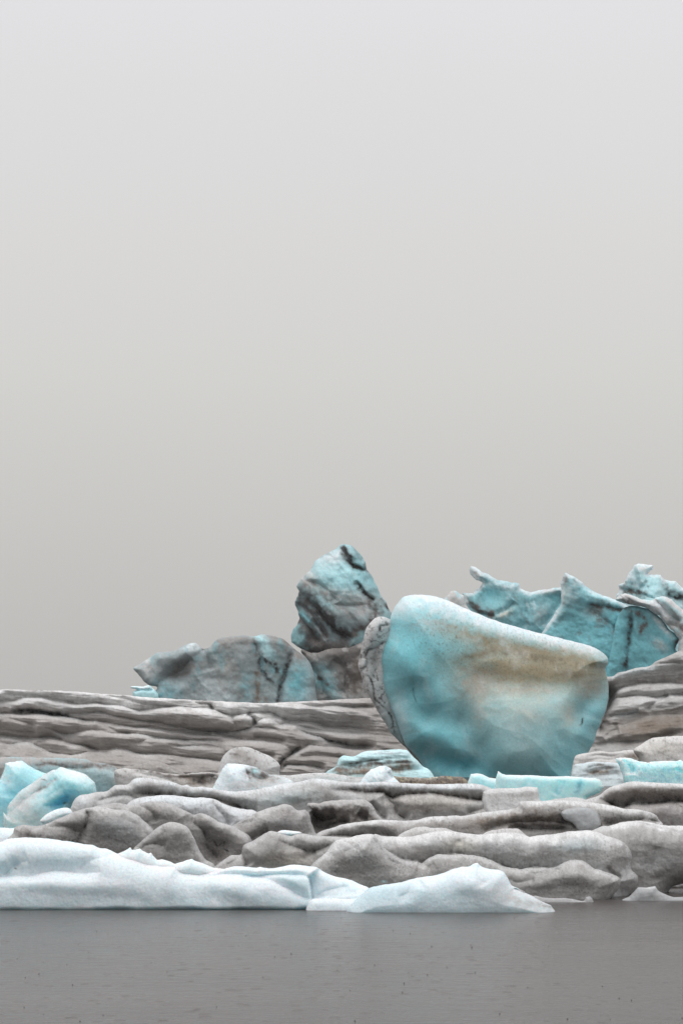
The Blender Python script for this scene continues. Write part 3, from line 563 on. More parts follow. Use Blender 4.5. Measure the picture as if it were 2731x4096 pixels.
# ------------------------------------------------------------------ floes and lumps in the middle distance
def middle():
    o = relief('layered_ice_floe', M_FLOE, pts('M:760,360 790,300 850,262 868,215 900,195 970,196 1020,170 1100,162 1290,158 1340,205 1400,262 1440,285 1470,330 1470,390 760,390'), 112, base=CYAN * np.array((1.12, 1.03, 1.02)), R=40, rad=26, B=200, lean=.4, noise=((5, 40, 5, 0), (3, 14, 4, 0)), rough=2,
               grooves=[('M:860,250 950,262 1050,230 1200,215 1340,208', 14, 12, 8), ('M:1000,180 1150,188 1300,180', 8, 6, 8), ('M:1180,292 1300,288 1430,282', 22, 14, 8), ('M:880,280 1000,262 1200,245 1340,240', 10, 8, 8)],
               paint=[streak('M:800,300 900,282 1000,265 1150,240 1340,232', 12, DIRT * 1.4, .9, .8), streak('M:840,300 950,300 1100,290 1350,262', 16, UMBER * 1.2, .95, .5), streak('M:860,260 1000,235 1150,215', 5, DIRT, .7, 1), blob('M', 1150, 175, 160, 14, 0, SNOW, .6), patch(14, DIRT, .4, .18, .42, 6, -3)])
    tag(o, 'low flat blue-topped layered ice floe beside the foot of the rounded iceberg', 'ice floe')
    o = relief('layered_ice_floe', M_FLOE, pts('H:430,1470 540,1445 600,1434 680,1431 780,1440 900,1446 960,1460 1100,1500 1150,1560 1150,1720 430,1720'), 104, base=np.array((.56, .64, .66)), R=30, rad=24, B=200, lean=.5, noise=((5, 40, 5, 0), (3, 14, 4, 0)), rough=2,
               grooves=[('H:560,1530 650,1545 700,1520 800,1500 900,1500', 16, 12, 12), ('H:560,1500 640,1480 760,1470', 10, 8, 10), ('H:600,1590 750,1570 900,1580', 20, 14, 12)],
               paint=[streak('H:660,1460 760,1485 850,1495', 14, ASH, .8, .7), streak('H:560,1560 640,1540 720,1545 800,1530', 14, UMBER * 1.3, .9, .6), patch(30, ASH, .5, .05, .35, 4, 0), blob('H', 700, 1440, 200, 12, 0, SNOW * .9, .7)])
    tag(o, 'low grey-blue ice floe with dark layers right of the foot of the rounded iceberg', 'ice floe')
    o = relief('ice_ledge', M_FLOE, pts('H:440,1380 575,1335 700,1322 840,1330 950,1312 1040,1308 1120,1340 1250,1380 1250,1560 440,1560'), 114, base=STONE * 1.15, R=30, rad=22, B=160, lean=.4, noise=((5, 40, 4, 0), (3, 14, 3, 0)), rough=2, grooves=[('H:560,1375 700,1360 820,1370 960,1355', 14, 10, 10), ('H:560,1420 700,1400 900,1400', 14, 12, 12)],
               paint=[patch(26, ASH, .6, 0, .35, 4, 0), blob('H', 1050, 1375, 90, 30, 5, UMBER, .9, .6)])
    tag(o, 'narrow pale ledge of ice under the dark layered floe at right', 'ice ledge')
    o = relief('ice_lump', M_MID, pts('H:1046,1312 1090,1275 1140,1245 1200,1205 1255,1182 1330,1172 1400,1168 1430,1172 1500,1162 1568,1158 1750,1170 1900,1260 1950,1500 1300,1520 1150,1470 1100,1400'), 90, base=STONE * 1.2, R=70, rad=60, B=160, lean=.15, noise=((8, 60, 1, 0), (3, 20, 1, 0)), speck=.3, rough=2, paint=[patch(40, ASH, .5, .05, .4), patch(18, DIRT, .4, .2, .45), blob('H', 1080, 1390, 80, 50, 30, UMBER, .8, .8), blob('H', 1258, 1213, 8, 8, 0, BLACK, .9, 0), blob('H', 1330, 1300, 200, 60, 0, SAND, .35)])
    tag(o, 'pale beige rounded ice lump at the right edge above a clear blue slab', 'ice lump')
    o = relief('dirt_bank', M_MID, pts('E:150,90 250,30 330,25 400,12 500,22 600,28 700,30 780,18 880,12 950,15 1010,25 1050,55 1080,100 1000,190 150,190'), 80, base=UMBER * .9, R=26, rad=20, B=120, lean=.5, noise=((8, 30, 2, 0), (6, 12, 1, 0)), rough=3, speck=.7, grain=.3,
               paint=[patch(22, BROWN * .9, .8, .05, .3, 2, 0), patch(14, DIRT, .8, .05, .3, off=5), streak('E:400,15 550,24 700,28 800,18', 7, SAND * .7, .7, 1)])
    tag(o, 'strip of dark brown gritty dirt under the rounded iceberg', 'dirt bank')
    # boulder and neighbours
    o = relief('ice_boulder', M_MID, pts('B:380,900 388,860 396,810 430,732 480,682 540,651 620,648 680,655 760,690 850,730 910,775 938,812 938,870 925,960 700,980 400,980'), 72, base=MIST * .95, R=90, rad=80, B=160, radb=90, noise=((7, 70, 1, 0), (3, 20, 1, 0)), rough=1.5,
               grooves=[('B:520,700 510,760 520,830', 8, 16, 20)], paint=[blob('B', 620, 740, 150, 80, 25, ASH * 1.25, .85, .7, 24), blob('B', 560, 700, 50, 60, 0, ASH * 1.1, .6, 1, 20), patch(16, DIRT, .55, .14, .4, 1.5, 30), blob('B', 440, 800, 50, 80, 10, MIST * 1.05, .6)])
    tag(o, 'grey rounded ice boulder with a dirty speckled top behind a white ice chunk', 'ice boulder')
    o = relief('white_ice_chunk', M_SNOW, pts('B:240,1060 330,1020 360,970 385,920 420,850 445,815 465,800 530,797 600,801 680,818 730,830 760,850 810,870 850,892 920,902 1030,940 1060,962 1080,1080 600,1120 240,1120'), 47, base=SNOW, R=70, rad=60, B=120, noise=((6, 60, 1, 0), (3, 18, 1, 0)), rough=1.5,
               grooves=[('B:600,880 680,910 760,930 900,910', 14, 14, 14), ('B:720,960 800,930 880,950', 10, 10, 10)], speck=.25,
               paint=[blob('B', 840, 930, 170, 70, 10, STONE * .8, 1, .5), streak('B:640,900 700,880 780,870 850,895', 24, DIRT * 1.3, .9, .9), blob('B', 720, 985, 130, 40, -10, STONE * .9, .8, .6), blob('B', 720, 860, 30, 20, 0, CYAN, .8), blob('B', 560, 990, 150, 40, 0, MIST * .95, .5), patch(16, DIRT, .3, .2, .45)])
    tag(o, 'pointed white ice chunk with a dirty right flank in front of the grey boulder', 'ice chunk')
    o = relief('ice_ridge', M_MID, pts('B:780,930 850,896 1000,900 1150,885 1300,878 1450,890 1568,910 1750,920 1900,940 1930,1060 800,1060'), 58, base=MIST * .95, R=30, rad=28, B=120, lean=.2, noise=((6, 50, 3, 0), (3, 14, 1, 0)), speck=.4, rough=2, paint=[patch(24, ASH, .6, .05, .35, 2, 0), patch(12, DIRT, .4, .2, .45), blob('B', 1400, 930, 200, 20, 0, np.array((.55, .62, .62)), .6)])
    tag(o, 'low pale speckled ice ridge right of the white chunk, below the banded floe', 'ice ridge')
    o = relief('white_ice_chunk', M_SNOW, pts('M:985,380 1005,360 1030,320 1070,280 1100,268 1122,261 1165,257 1195,272 1205,295 1218,328 1250,362 1255,400 1100,410 985,410'), 54, base=SNOW, R=50, rad=40, B=80, noise=((6, 40, 1, 0), (4, 12, 1, 0)), rough=2, smooth=False, step=2.5, grooves=[('M:1165,258 1175,300 1210,340', 14, 8, 10)], paint=[blob('M', 1180, 285, 24, 24, 0, PALE * .8, .7, 1), blob('M', 1090, 340, 50, 30, 0, PALE, .4)])
    tag(o, 'small white pyramid of ice on the crest of the long pale floe', 'ice chunk')
    o = relief('ice_mound', M_MID, pts('A:1080,840 1150,815 1200,797 1300,785 1380,783 1450,790 1530,812 B:40,855 90,890 120,980 A:1080,980'), 78, base=ASH * 1.2, R=40, rad=34, B=100, lean=.3, noise=((6, 40, 3, 8), (4, 14, 3, 8)), rough=2, paint=[patch(20, DIRT, .7, .02, .35, 3, 8), patch(14, STONE, .5, .1, .4, 3, 8, off=4)])
    tag(o, 'small dark grey ice mound between the banded floe and the teal-faced floe', 'ice mound')
    # teal faced slab with a dirty crust
    t = thing('crusted_ice_floe', 'teal-faced ice floe with a speckled dirty crust behind the blue blocks at left', 'ice floe', 250, 60)
    relief('teal_face', M_MID, pts('S:-160,3060 A:-150,760 10,740 150,735 350,745 500,745 650,748 760,757 850,785 960,800 1040,832 1090,880 1140,960 1180,1060 1190,1250 S:500,3290 -160,3290'), 60, t, base=np.array((.30, .46, .49)), R=44, rad=30, B=160, lean=.1, noise=((8, 80, 1, 0), (4, 24, 1, 0)), rough=2,
           grooves=[('A:290,830 420,800 560,830 700,850 850,830 960,840 1050,870', 16, 30, 14)], paint=[streak('A:-150,790 10,762 150,762 350,775 500,780 650,790 760,795 850,815 960,830 1050,870', 17, STONE * .8, 1, .5), streak('A:300,810 430,800 560,820 700,830 850,815 950,815 1040,850 1060,890', 11, DIRT * 1.3, .85, 1.1), patch(14, DIRT, .25, .2, .45), blob('A', 20, 900, 60, 400, 0, GREY * .9, .9, .3), blob('A', 820, 900, 260, 60, 10, np.array((.42, .55, .56)), .6), blob('A', 1080, 960, 90, 90, 0, STONE, .7, .6)])
    relief('grey_tail', M_MID, pts('A:1030,860 1110,840 1200,845 1350,860 1450,878 1568,890 B:80,893 150,881 300,873 400,880 520,900 560,1120 100,1150 A:1100,1200 1040,1000'), 59, t, base=STONE * 1.05, R=34, rad=26, B=120, noise=((8, 60, 2, 0), (4, 18, 1, 0)), speck=.5, rough=2,
           grooves=[('A:1180,860 1300,900 1450,940 1568,960', 14, 14, 16), ('B:0,915 100,920 250,915 390,900', 26, 10, 30)], bumps=[('B', 250, 970, 130, 60, 0, -30)],
           paint=[streak('A:1200,850 1350,872 1500,900 B:0,912 150,905', 9, DIRT * 1.4, .8, 1), blob('B', 200, 950, 200, 50, 0, UMBER * 1.3, .85, .8), streak('B:150,960 280,940 390,915', 14, BLACK * 2, .8, .8), blob('A', 1350, 920, 150, 24, 12, MIST, .7), patch(18, DIRT, .5, .15, .4)])
    # blue blocks at the left
    o = relief('blue_ice_block', M_BLUE, pts('A:-150,1000 -20,960 5,930 28,870 46,820 42,792 70,786 125,780 160,772 200,769 240,800 320,850 415,885 560,960 600,1250 100,1300 C:-150,160'), 46, base=CYAN * np.array((.95, 1, 1.02)), R=70, rad=50, B=140, noise=((6, 70, 1, 0), (3, 20, 1, 0)), rough=1.5, smooth=False, grain=.04, grooves=[('A:120,800 100,900 60,1000 40,1100', 10, 20, 24)], paint=[blob('A', 130, 800, 120, 50, 0, SNOW, .9, .4), blob('A', 60, 930, 70, 60, 0, PALE, .6), blob('A', 150, 1080, 150, 80, -30, CYAN * np.array((.62, .95, 1.02)), .8, .3), patch(14, TEAL * 1.5, .3, .18, .45)])
    tag(o, 'bright blue ice block at the left edge with a white top corner', 'ice block')
    o = relief('blue_ice_block', M_BLUE, pts('A:60,1260 70,1180 120,1110 170,1050 300,962 380,902 440,870 480,850 500,852 540,825 600,840 700,870 760,890 820,940 850,965 858,1010 865,1060 800,1200 C:640,90 560,250 400,300 60,300 40,200 28,110'), 43, base=CYAN * np.array((1.05, 1.02, 1.02)), R=90, rad=70, B=140, noise=((8, 80, 1, 0), (4, 22, 1, 0)), rough=1.5, grain=.05,
               grooves=[('A:80,1250 200,1150 300,1060 420,980 520,930', 24, 22, 22), ('A:380,1180 460,1180 540,1170 640,1110', 14, 14, 18), ('A:560,1000 450,1080 420,1150', 8, 18, 24)], bumps=[('A', 520, 1170, 90, 40, -20, -20), ('A', 640, 950, 140, 60, 20, 20)],
               paint=[blob('A', 660, 880, 170, 60, 20, SNOW, .9, .3), blob('A', 300, 1010, 240, 60, -42, MIST * 1.0, 1, .4), blob('A', 180, 1200, 170, 130, -20, MIST * .97, 1, .4), blob('C', 250, 190, 240, 90, 0, np.array((.57, .66, .65)), .9, .4), blob('A', 560, 1120, 120, 60, -35, CYAN * np.array((.5, .9, 1.0)), .95, .4), blob('C', 560, 20, 100, 40, -30, CYAN * np.array((.45, .88, .98)), .8), streak('A:300,1060 380,1010 460,970 520,930', 7, ASH, .55, 1.2), blob('A', 580, 1150, 16, 10, 0, DIRT, .7), blob('A', 395, 942, 26, 5, 10, DIRT, .6, 1.5)])
    tag(o, 'rounded pale blue ice block with a grey rim, right of the bright blue block', 'ice block')
    o = relief('ice_chip', M_SNOW, pts('C:355,192 372,170 400,145 450,112 500,88 560,74 620,77 655,118 640,150 600,175 500,215 410,235 395,222'), 37.5, afloat=False, base=SNOW, R=24, rad=20, B=60, noise=((4, 40, 1, 0), (2, 14, 1, 0)), rough=1, step=2.5, paint=[patch(14, PALE * .9, .4, .1, .4), blob('C', 400, 195, 40, 24, -30, PALE * .85, .5)])
    tag(o, 'small white ice chip wedged between pale blue block and brown floe', 'ice chip')
    o = relief('snow_patch', M_SNOW, pts('C:-350,280 -150,258 0,250 60,253 110,256 140,250 240,280 240,560 -350,560'), 38, base=SNOW * .97, R=40, rad=34, B=120, lean=.5, noise=((5, 60, 2, 0), (3, 18, 1, 0)), speck=.12, rough=1, paint=[patch(30, STONE, .25, .15, .45)])
    tag(o, 'flat lilac-white snowy ice at the left edge behind the front white floe', 'ice floe')
    # clear blue slabs, right
    t = thing('blue_ice_slab', 'long pale blue slab of clear ice lying in front of the rounded iceberg', 'ice slab', 2130, 50)
    relief('slab', M_BLUE, pts('J:820,1130 828,1060 838,1026 860,1040 880,1046 990,1048 1050,1050 1100,1055 1200,1052 1290,1060 1345,1062 1372,1072 1392,1108 1372,1138 1300,1168 1300,1240 820,1240'), 50, t, base=np.array((.64, .905, .95)), R=22, rad=14, B=60, noise=((5, 90, 1, 70), (2, 20, 3, 80)), rough=1.2, smooth=False, grain=.03, step=2.5, grooves=[('J:1160,1070 1150,1110 1130,1150', 6, 12, 12), ('J:960,1150 990,1100 1010,1060', 5, 10, 14)],
           paint=[streak('J:1275,1062 1262,1100 1245,1150', 13, AQUA * .9, .75, .9), streak('J:1140,1155 1170,1110 1190,1070', 8, AQUA, .4), blob('J', 900, 1070, 120, 30, 10, PALE, .5), streak('J:880,1050 1000,1052 1200,1056 1350,1066', 4, SNOW, .7, .5), patch(30, PALE, .3, .05, .4, 3, 75)])
    relief('slab_end', M_BLUE, pts('J:670,1130 682,1080 695,1041 730,1038 760,1043 790,1060 830,1066 860,1090 860,1200 670,1200'), 51, t, base=np.array((.66, .87, .91)), R=20, rad=14, B=70, noise=((4, 60, 1, 70), (2, 20, 2, 80)), rough=1.2, smooth=False, grain=.03, step=2.5, paint=[streak('J:695,1042 760,1044 800,1062', 4, SNOW, .7), patch(30, CYAN, .4, .05, .4)])
    o = relief('blue_ice_slab', M_BLUE, pts('H:860,1400 905,1390 960,1386 1020,1395 1060,1410 1100,1426 1200,1441 1240,1432 1280,1428 1400,1421 1490,1426 1545,1410 1568,1428 1700,1440 1800,1460 1850,1640 1100,1700 950,1640 930,1560 905,1480'), 56, base=np.array((.62, .89, .94)), R=30, rad=20, B=100, noise=((7, 60, 1, 60), (4, 16, 1, 60)), rough=1.5, smooth=False, grain=.12, grain_wl=14, step=2.5,
               grooves=[('H:940,1400 1000,1480 1030,1560', 14, 12, 14), ('H:1100,1430 1060,1500 1050,1570', 10, 10, 20), ('H:1480,1500 1530,1540 1568,1560', 8, 6, 6)], paint=[blob('H', 920, 1450, 30, 60, -15, SNOW, .9, .4), blob('H', 1100, 1560, 200, 30, 0, SNOW * .95, .5), patch(26, AQUA, .5, .08, .35), streak('H:870,1398 960,1388 1100,1428 1200,1442 1400,1424 1540,1414', 4, SNOW, .7)])
    tag(o, 'clear blue slab of ice with a ragged upper edge at right below the beige lump', 'ice slab')
middle()

# ------------------------------------------------------------------ grey floes nearer the water
NG = ((10, 130, 2, 0), (5, 45, 1.3, 0), (2.2, 14, 1, 0, 2))
def near_grey():
    # long pale floe across the middle
    t = thing('long_ice_floe', 'long pale grey ice floe stretching behind the brown humps with a white crest', 'ice floe', 1200, 39)
    relief('crest', M_GRIT, pts('A:620,1330 640,1176 700,1090 800,1066 870,1052 960,1044 1030,990 1140,980 1210,930 1300,920 1400,940 1500,950 D:0,72 70,95 110,86 130,98 160,112 240,106 320,118 420,140 550,148 700,135 850,105 960,80 1100,65 1230,35 1330,40 1568,70 E:100,68 200,70 300,62 430,70 620,80 760,85 1050,80 1180,90 1260,120 1320,170 1420,215 G:150,240 330,232 480,212 600,200 720,240 760,420 750,760 S:1300,3480 300,3480'),
           39, t, base=MIST * .74, R=60, rad=40, B=260, radb=80, lean=.35, noise=NG, rough=1.8, speck=.45,
           grooves=[('A:860,1120 1000,1085 1100,1080 1200,1110 1300,1140', 18, 14, 14), ('A:1180,1085 1300,1075 1450,1075 D:0,190 150,207 300,215 400,245 520,285 640,310 740,328', 40, 24, 12), ('D:330,220 400,330 480,440', 12, 14, 18), ('D:600,370 660,330 740,320', 10, 10, 14),
                    ('E:-180,130 0,142 150,160 300,160 380,208 440,186 700,166 880,190 1000,206 1180,226 1300,214 1420,250', 42, 26, 10), ('E:310,170 370,260 430,350 520,410', 24, 20, 20), ('E:180,240 240,320 330,400', 16, 12, 18), ('E:1040,360 1200,300 1350,260', 12, 20, 20)],
           bumps=[('D', 1100, 190, 260, 60, 0, 10), ('E', 750, 280, 300, 70, 0, 14), ('D', 200, 290, 130, 60, 20, 14)],
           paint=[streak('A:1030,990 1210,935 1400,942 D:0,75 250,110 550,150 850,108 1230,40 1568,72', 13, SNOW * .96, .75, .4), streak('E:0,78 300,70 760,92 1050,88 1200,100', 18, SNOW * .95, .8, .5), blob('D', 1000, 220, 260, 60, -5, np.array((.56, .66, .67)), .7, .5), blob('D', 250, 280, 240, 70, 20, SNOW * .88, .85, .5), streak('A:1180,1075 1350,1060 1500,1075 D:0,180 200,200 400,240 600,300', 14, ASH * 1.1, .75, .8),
                  streak('E:-150,125 0,135 150,150 300,150 380,195 450,178 700,158 880,180 1000,196 1180,216', 12, DIRT * 1.3, .8, 1), blob('E', 750, 260, 420, 90, 2, STONE * np.array((1.02, .98, .92)) * .92, .9, .4), blob('E', 450, 330, 160, 60, 20, ASH * 1.2, .6, .7), blob('E', 1350, 280, 160, 50, 0, MIST, .6), blob('E', 1100, 330, 300, 40, -5, GREY, .5), patch(16, DIRT, .3, .2, .48), blob('A', 1150, 1030, 240, 40, -8, STONE * .95, .5), blob('A', 700, 1120, 80, 60, 0, SNOW * .85, .6)])
    relief('pale_apron', M_GRIT, pts('R:560,330 600,282 632,268 700,258 780,253 870,265 930,266 980,272 1030,295 1090,315 1172,326 1200,360 1180,460 700,480 560,440'), 38.2, t, afloat=False, base=np.array((.64, .67, .69)), R=46, rad=36, B=80, radb=50, lean=.3, noise=NG, rough=1.8, speck=.45, grooves=[('R:980,272 1010,330 1060,395', 14, 16, 20)], paint=[patch(22, STONE, .5, .05, .4), blob('R', 800, 275, 200, 24, 3, SNOW * .95, .7, .5), patch(14, ASH, .3, .2, .45, off=4)])
    relief('square_block', M_GRIT, pts('E:1180,150 1260,124 1330,121 1500,118 G:150,107 268,112 276,150 280,200 300,260 320,420 E:1200,330 1180,240'), 38.6, t, base=MIST * .98, R=24, rad=14, B=80, lean=2.0, noise=NG[1:], rough=1.5, smooth=False, speck=.3, tilt=-.06, paint=[patch(20, STONE, .4, .1, .4), blob('G', 0, 190, 200, 40, 0, STONE, .4)])
    # brown arch at the right
    o = relief('arched_ice_floe', M_GRIT, pts('G:560,300 700,225 800,192 850,160 920,108 1000,86 1110,60 1250,65 1400,75 1568,82 1750,95 1950,140 2000,700 600,700'), 38, base=GREY * .9, R=50, rad=30, B=240, radb=70, lean=.2, noise=NG, rough=1.8, speck=.5,
               grooves=[('G:820,210 880,245 960,285 1035,292 1130,252 1250,255 1400,245 1480,240 1568,236 1800,240', 46, 40, 10), ('G:1480,240 1520,280 1568,300', 10, 8, 12)], bumps=[('G', 1250, 350, 260, 60, 0, 12)],
               paint=[streak('G:850,165 920,112 1110,66 1300,70 1568,88 1800,110', 16, MIST * 1.2, .8, .5), blob('G', 1280, 170, 340, 55, 2, UMBER * 1.1, .85, .7), streak('G:900,230 1000,260 1150,225 1400,220 1568,215', 14, DIRT, .75, .7), blob('G', 1330, 350, 300, 80, 0, GREY * np.array((.95, .92, .94)), .8), patch(20, DIRT, .35, .16, .42), patch(14, SNOW, .25, .25, .5, off=4)])
    tag(o, 'brown arched grey ice floe at the right edge below the clear blue slab', 'ice floe')
    # dirty hump with a shade-black hollow
    o = relief('dirty_ice_hump', M_GRIT, pts('D:1120,420 1178,330 1188,262 1230,254 1290,258 1350,240 1400,230 1470,226 1568,224 E:60,222 120,228 170,245 215,290 240,350 300,400 420,460 420,700 D:1100,700'), 36.5, base=ASH * .95, R=34, rad=26, B=140, noise=((10, 60, 1, 0), (8, 24, 1, 0), (3, 12, 1, 0)), rough=3, speck=.6,
               grooves=[('D:1215,330 1290,390 1360,400 1450,370', 30, 22, 18), ('D:1240,470 1340,470 1450,440 1568,420', 26, 16, 20), ('E:60,360 110,390 160,400', 20, 18, 14)],
           bumps=[('D', 1310, 430, 90, 50, 10, -40), ('D', 1420, 300, 120, 40, 0, 12)],
           paint=[blob('D', 1260, 400, 120, 90, 40, BLACK * 1.4, .95, .8, 24), blob('D', 1350, 330, 160, 80, 0, DIRT * 1.1, .8, .8, 24), blob('D', 1215, 300, 26, 40, 20, BLACK, .7, .9), blob('E', 110, 360, 70, 50, 0, DIRT, .8), blob('E', 60, 270, 130, 40, 0, STONE * .9, .6, .6), patch(18, DIRT, .6, .05, .35), streak('D:1190,258 1300,255 1400,230 1500,226', 5, UMBER * 1.5, .6, 1)])  # black in the hollow is painted shade, on top of real dirt
    tag(o, 'dirt-caked ice hump with shade-black hollows in the middle of the grey floes', 'ice hump')
    # long dirty ridge
    t = thing('long_ice_ridge', 'long dirty grey ice ridge with a clear oval window near its right end', 'ice ridge', 2000, 34)
    relief('ridge', M_GRIT, pts('D:1080,680 1180,590 1250,542 1300,512 1350,490 1420,475 1480,450 1568,434 E:150,415 300,405 430,410 520,412 600,405 700,380 850,370 950,365 1000,370 1150,345 1250,330 1400,315 1500,290 G:100,245 300,235 480,230 650,240 800,255 920,275 1050,305 1160,310 1270,335 1330,365 1352,400 1388,442 1400,560 1300,900 S:2400,3530 1300,3530 1190,3480'),
           34.5, t, base=GREY * .82, R=50, rad=36, B=160, radb=60, lean=.15, noise=NG, rough=1.8, speck=.6,
           grooves=[('E:1180,520 1300,460 1400,440 G:120,425 300,425 500,430 600,460', 14, 12, 14), ('G:0,470 150,480 350,490 560,490', 22, 12, 14), ('G:480,345 500,400 560,425 590,450 610,490', 16, 7, 8), ('D:1300,560 1400,545 1568,550 E:200,540 420,552', 24, 24, 20), ('G:850,450 1000,430 1200,410 1390,430', 20, 20, 14)],
           bumps=[('G', 650, 400, 150, 90, 10, -16)],
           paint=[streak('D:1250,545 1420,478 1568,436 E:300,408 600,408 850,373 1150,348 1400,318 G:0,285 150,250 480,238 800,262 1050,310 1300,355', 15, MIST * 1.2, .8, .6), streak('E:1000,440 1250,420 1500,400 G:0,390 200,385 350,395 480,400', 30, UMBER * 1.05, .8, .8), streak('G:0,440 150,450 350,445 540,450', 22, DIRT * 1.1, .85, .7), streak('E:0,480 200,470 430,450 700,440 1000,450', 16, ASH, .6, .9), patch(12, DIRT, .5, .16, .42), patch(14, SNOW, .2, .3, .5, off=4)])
    relief('clear_window', M_MID, pts('G:475,342 500,318 560,300 640,288 700,290 760,310 800,340 825,390 832,450 800,500 740,520 650,515 615,480 590,445 560,425 505,400'), 34.25, t, afloat=False, base=np.array((.50, .52, .53)), R=14, rad=24, B=50, radb=20, noise=((3, 60, 1, 0), (1, 14, 1, 0)), rough=1.5, step=2.5, grain=.04, paint=[patch(40, MIST, .3, .05, .4), crust(5, ASH, .5)])
    # left brown floe
    t = thing('brown_ice_floe', 'brown-grey humped ice floe at left behind the white front floe', 'ice floe', 550, 33)
    bp = [patch(22, DIRT, .35, .12, .42), patch(14, STONE, .3, .2, .45, off=4), patch(60, STONE, .25, .05, .4, off=6)]
    relief('rear_hump', M_GRIT, pts('R:380,420 430,310 470,300 530,290 600,300 650,290 700,283 760,288 820,310 870,336 892,345 920,338 960,350 1000,375 1040,390 1068,399 1150,450 1180,560 1150,720 380,720'), 33.4, t, base=GREY * .66, R=50, rad=42, B=200, radb=70, lean=.1, noise=NG, rough=1.6, speck=.5,
           grooves=[('R:640,300 700,340 720,380', 14, 14, 16), ('R:870,340 900,400 950,470 1000,560', 24, 30, 26)], bumps=[('R', 1010, 500, 90, 110, 30, -60), ('R', 730, 330, 90, 40, 0, 10)],
           paint=[streak('R:400,318 480,298 560,296 650,290 760,288 860,330 910,340 1000,374 1066,398', 8, DIRT * 1.2, .6, 1.2), streak('R:930,350 1000,385 1060,402', 10, MIST, .4, 1), blob('R', 1010, 510, 110, 100, 30, ASH * .75, .8, .5), streak('R:975,455 1000,490 1030,470 1022,500 1060,515', 4, BLACK, .75, 1.2)] + bp)
    relief('left_hump', M_GRIT, pts('R:30,460 58,430 66,405 78,396 110,391 150,395 200,392 260,366 320,340 385,317 450,307 490,312 520,320 560,323 600,330 640,352 665,376 695,402 722,440 735,520 720,720 0,720'), 32.8, t, base=GREY * .66, R=56, rad=44, B=160, radb=60, lean=.1, noise=NG, rough=1.6, speck=.5,
           grooves=[('R:398,318 402,350 390,400 360,440 350,480', 26, 16, 26), ('R:155,398 140,430 130,455', 10, 8, 10), ('R:200,395 290,400 370,430', 14, 14, 20), ('R:560,345 640,400 690,470', 10, 24, 24)], bumps=[('R', 500, 390, 110, 60, 15, 24), ('R', 290, 390, 90, 34, -20, 10)],
           paint=[blob('R', 550, 410, 120, 70, 15, np.array((.30, .315, .32)), .8, .5), blob('R', 480, 325, 90, 26, 10, STONE * 1.05, .8, .6), streak('R:68,400 110,392 160,394 205,391', 7, BLACK, .95, .6), streak('R:60,436 150,440 250,450 330,465 420,485', 9, BLACK, .75, 1), streak('R:398,318 402,355 385,410', 8, DIRT, .6, 1.1), streak('R:385,318 320,342 260,366', 7, DIRT * 1.3, .6, 1.2), blob('R', 110, 420, 60, 40, 0, ASH * .9, .7, .6)] + bp)
    relief('low_hump', M_GRIT, pts('R:560,640 600,520 640,475 690,432 740,392 790,378 830,386 868,410 890,450 912,500 945,550 990,582 1010,720 560,720'), 32.4, t, base=GREY * .68, R=34, rad=34, B=120, radb=60, lean=.1, noise=NG, rough=1.8, speck=.5,
           grooves=[('R:620,510 700,480 760,500', 12, 20, 20)], bumps=[('R', 790, 430, 60, 50, 0, 10)], paint=[blob('R', 790, 420, 80, 40, 0, STONE * .95, .55, .6)] + bp)
    relief('middle_hump', M_GRIT, pts('D:340,640 420,540 500,466 560,430 620,398 660,380 730,340 800,312 900,280 970,262 1050,280 1100,318 1140,318 1165,314 1200,345 1220,420 1260,520 1330,620 1300,800 500,900 300,800'), 33.8, t, base=GREY * .68, R=60, rad=44, B=160, radb=60, lean=.1, noise=NG, rough=2, speck=.55,
           grooves=[('D:510,470 600,430 680,400 740,350', 14, 14, 16), ('D:640,600 760,540 850,500', 16, 16, 20)], bumps=[('D', 900, 420, 180, 90, 0, 24)],
           paint=[streak('D:500,470 600,420 680,385 740,345', 12, DIRT * 1.5, .6, 1), streak('D:1000,270 1090,315 1165,315 1220,420 1250,520', 20, DIRT, .85, .7), blob('D', 960, 440, 180, 70, 0, np.array((.33, .33, .33)), .7, .5), blob('D', 780, 360, 120, 50, -15, STONE, .5), patch(18, DIRT, .4, .12, .4)])
    o = relief('ice_chip', M_SNOW, pts('D:915,515 940,502 975,496 1060,505 1135,518 1110,540 1070,556 1000,560 940,550'), 33.2, afloat=False, base=SNOW, R=16, rad=12, B=40, radb=14, noise=((2, 30, 1, 0),), rough=1, step=2.5)
    tag(o, 'thin white sliver of ice caught between the grey humps left of centre', 'ice chip')
    # right front floe
    t = thing('front_grey_floe', 'big gritty grey ice floe with rolled edges at the right of the waterline', 'ice floe', 2000, 30)
    relief('left_lobe', M_GRIT, pts('D:300,880 370,815 430,768 500,722 590,712 610,640 680,600 760,555 850,505 890,508 930,520 1040,550 1095,530 1150,525 1250,546 1400,556 1568,570 E:300,700 300,1100 S:1500,3640 830,3640'), 31.2, t, base=STONE * .68, R=70, rad=50, B=200, radb=70, lean=.1, noise=NG, rough=1.6, speck=.5,
           grooves=[('D:600,700 610,760 640,830', 18, 14, 14), ('D:920,600 1000,630 1100,650 1190,690 1280,680 1360,640 1430,590', 24, 22, 20), ('D:590,715 540,760 450,810', 10, 10, 12), ('D:1150,770 1180,720 1260,690', 10, 10, 12)], bumps=[('D', 850, 680, 180, 100, 0, 16), ('D', 1250, 600, 120, 40, 0, 8)],
           paint=[blob('D', 1000, 760, 260, 80, 0, STONE * np.array((.95, .88, .78)) * .8, .6, .6), streak('D:600,720 630,630 720,575 840,510', 8, DIRT * 1.3, .6, 1), patch(22, ASH, .45, .1, .4), patch(12, DIRT, .3, .22, .48), blob('D', 480, 770, 120, 50, -20, ASH, .5)])
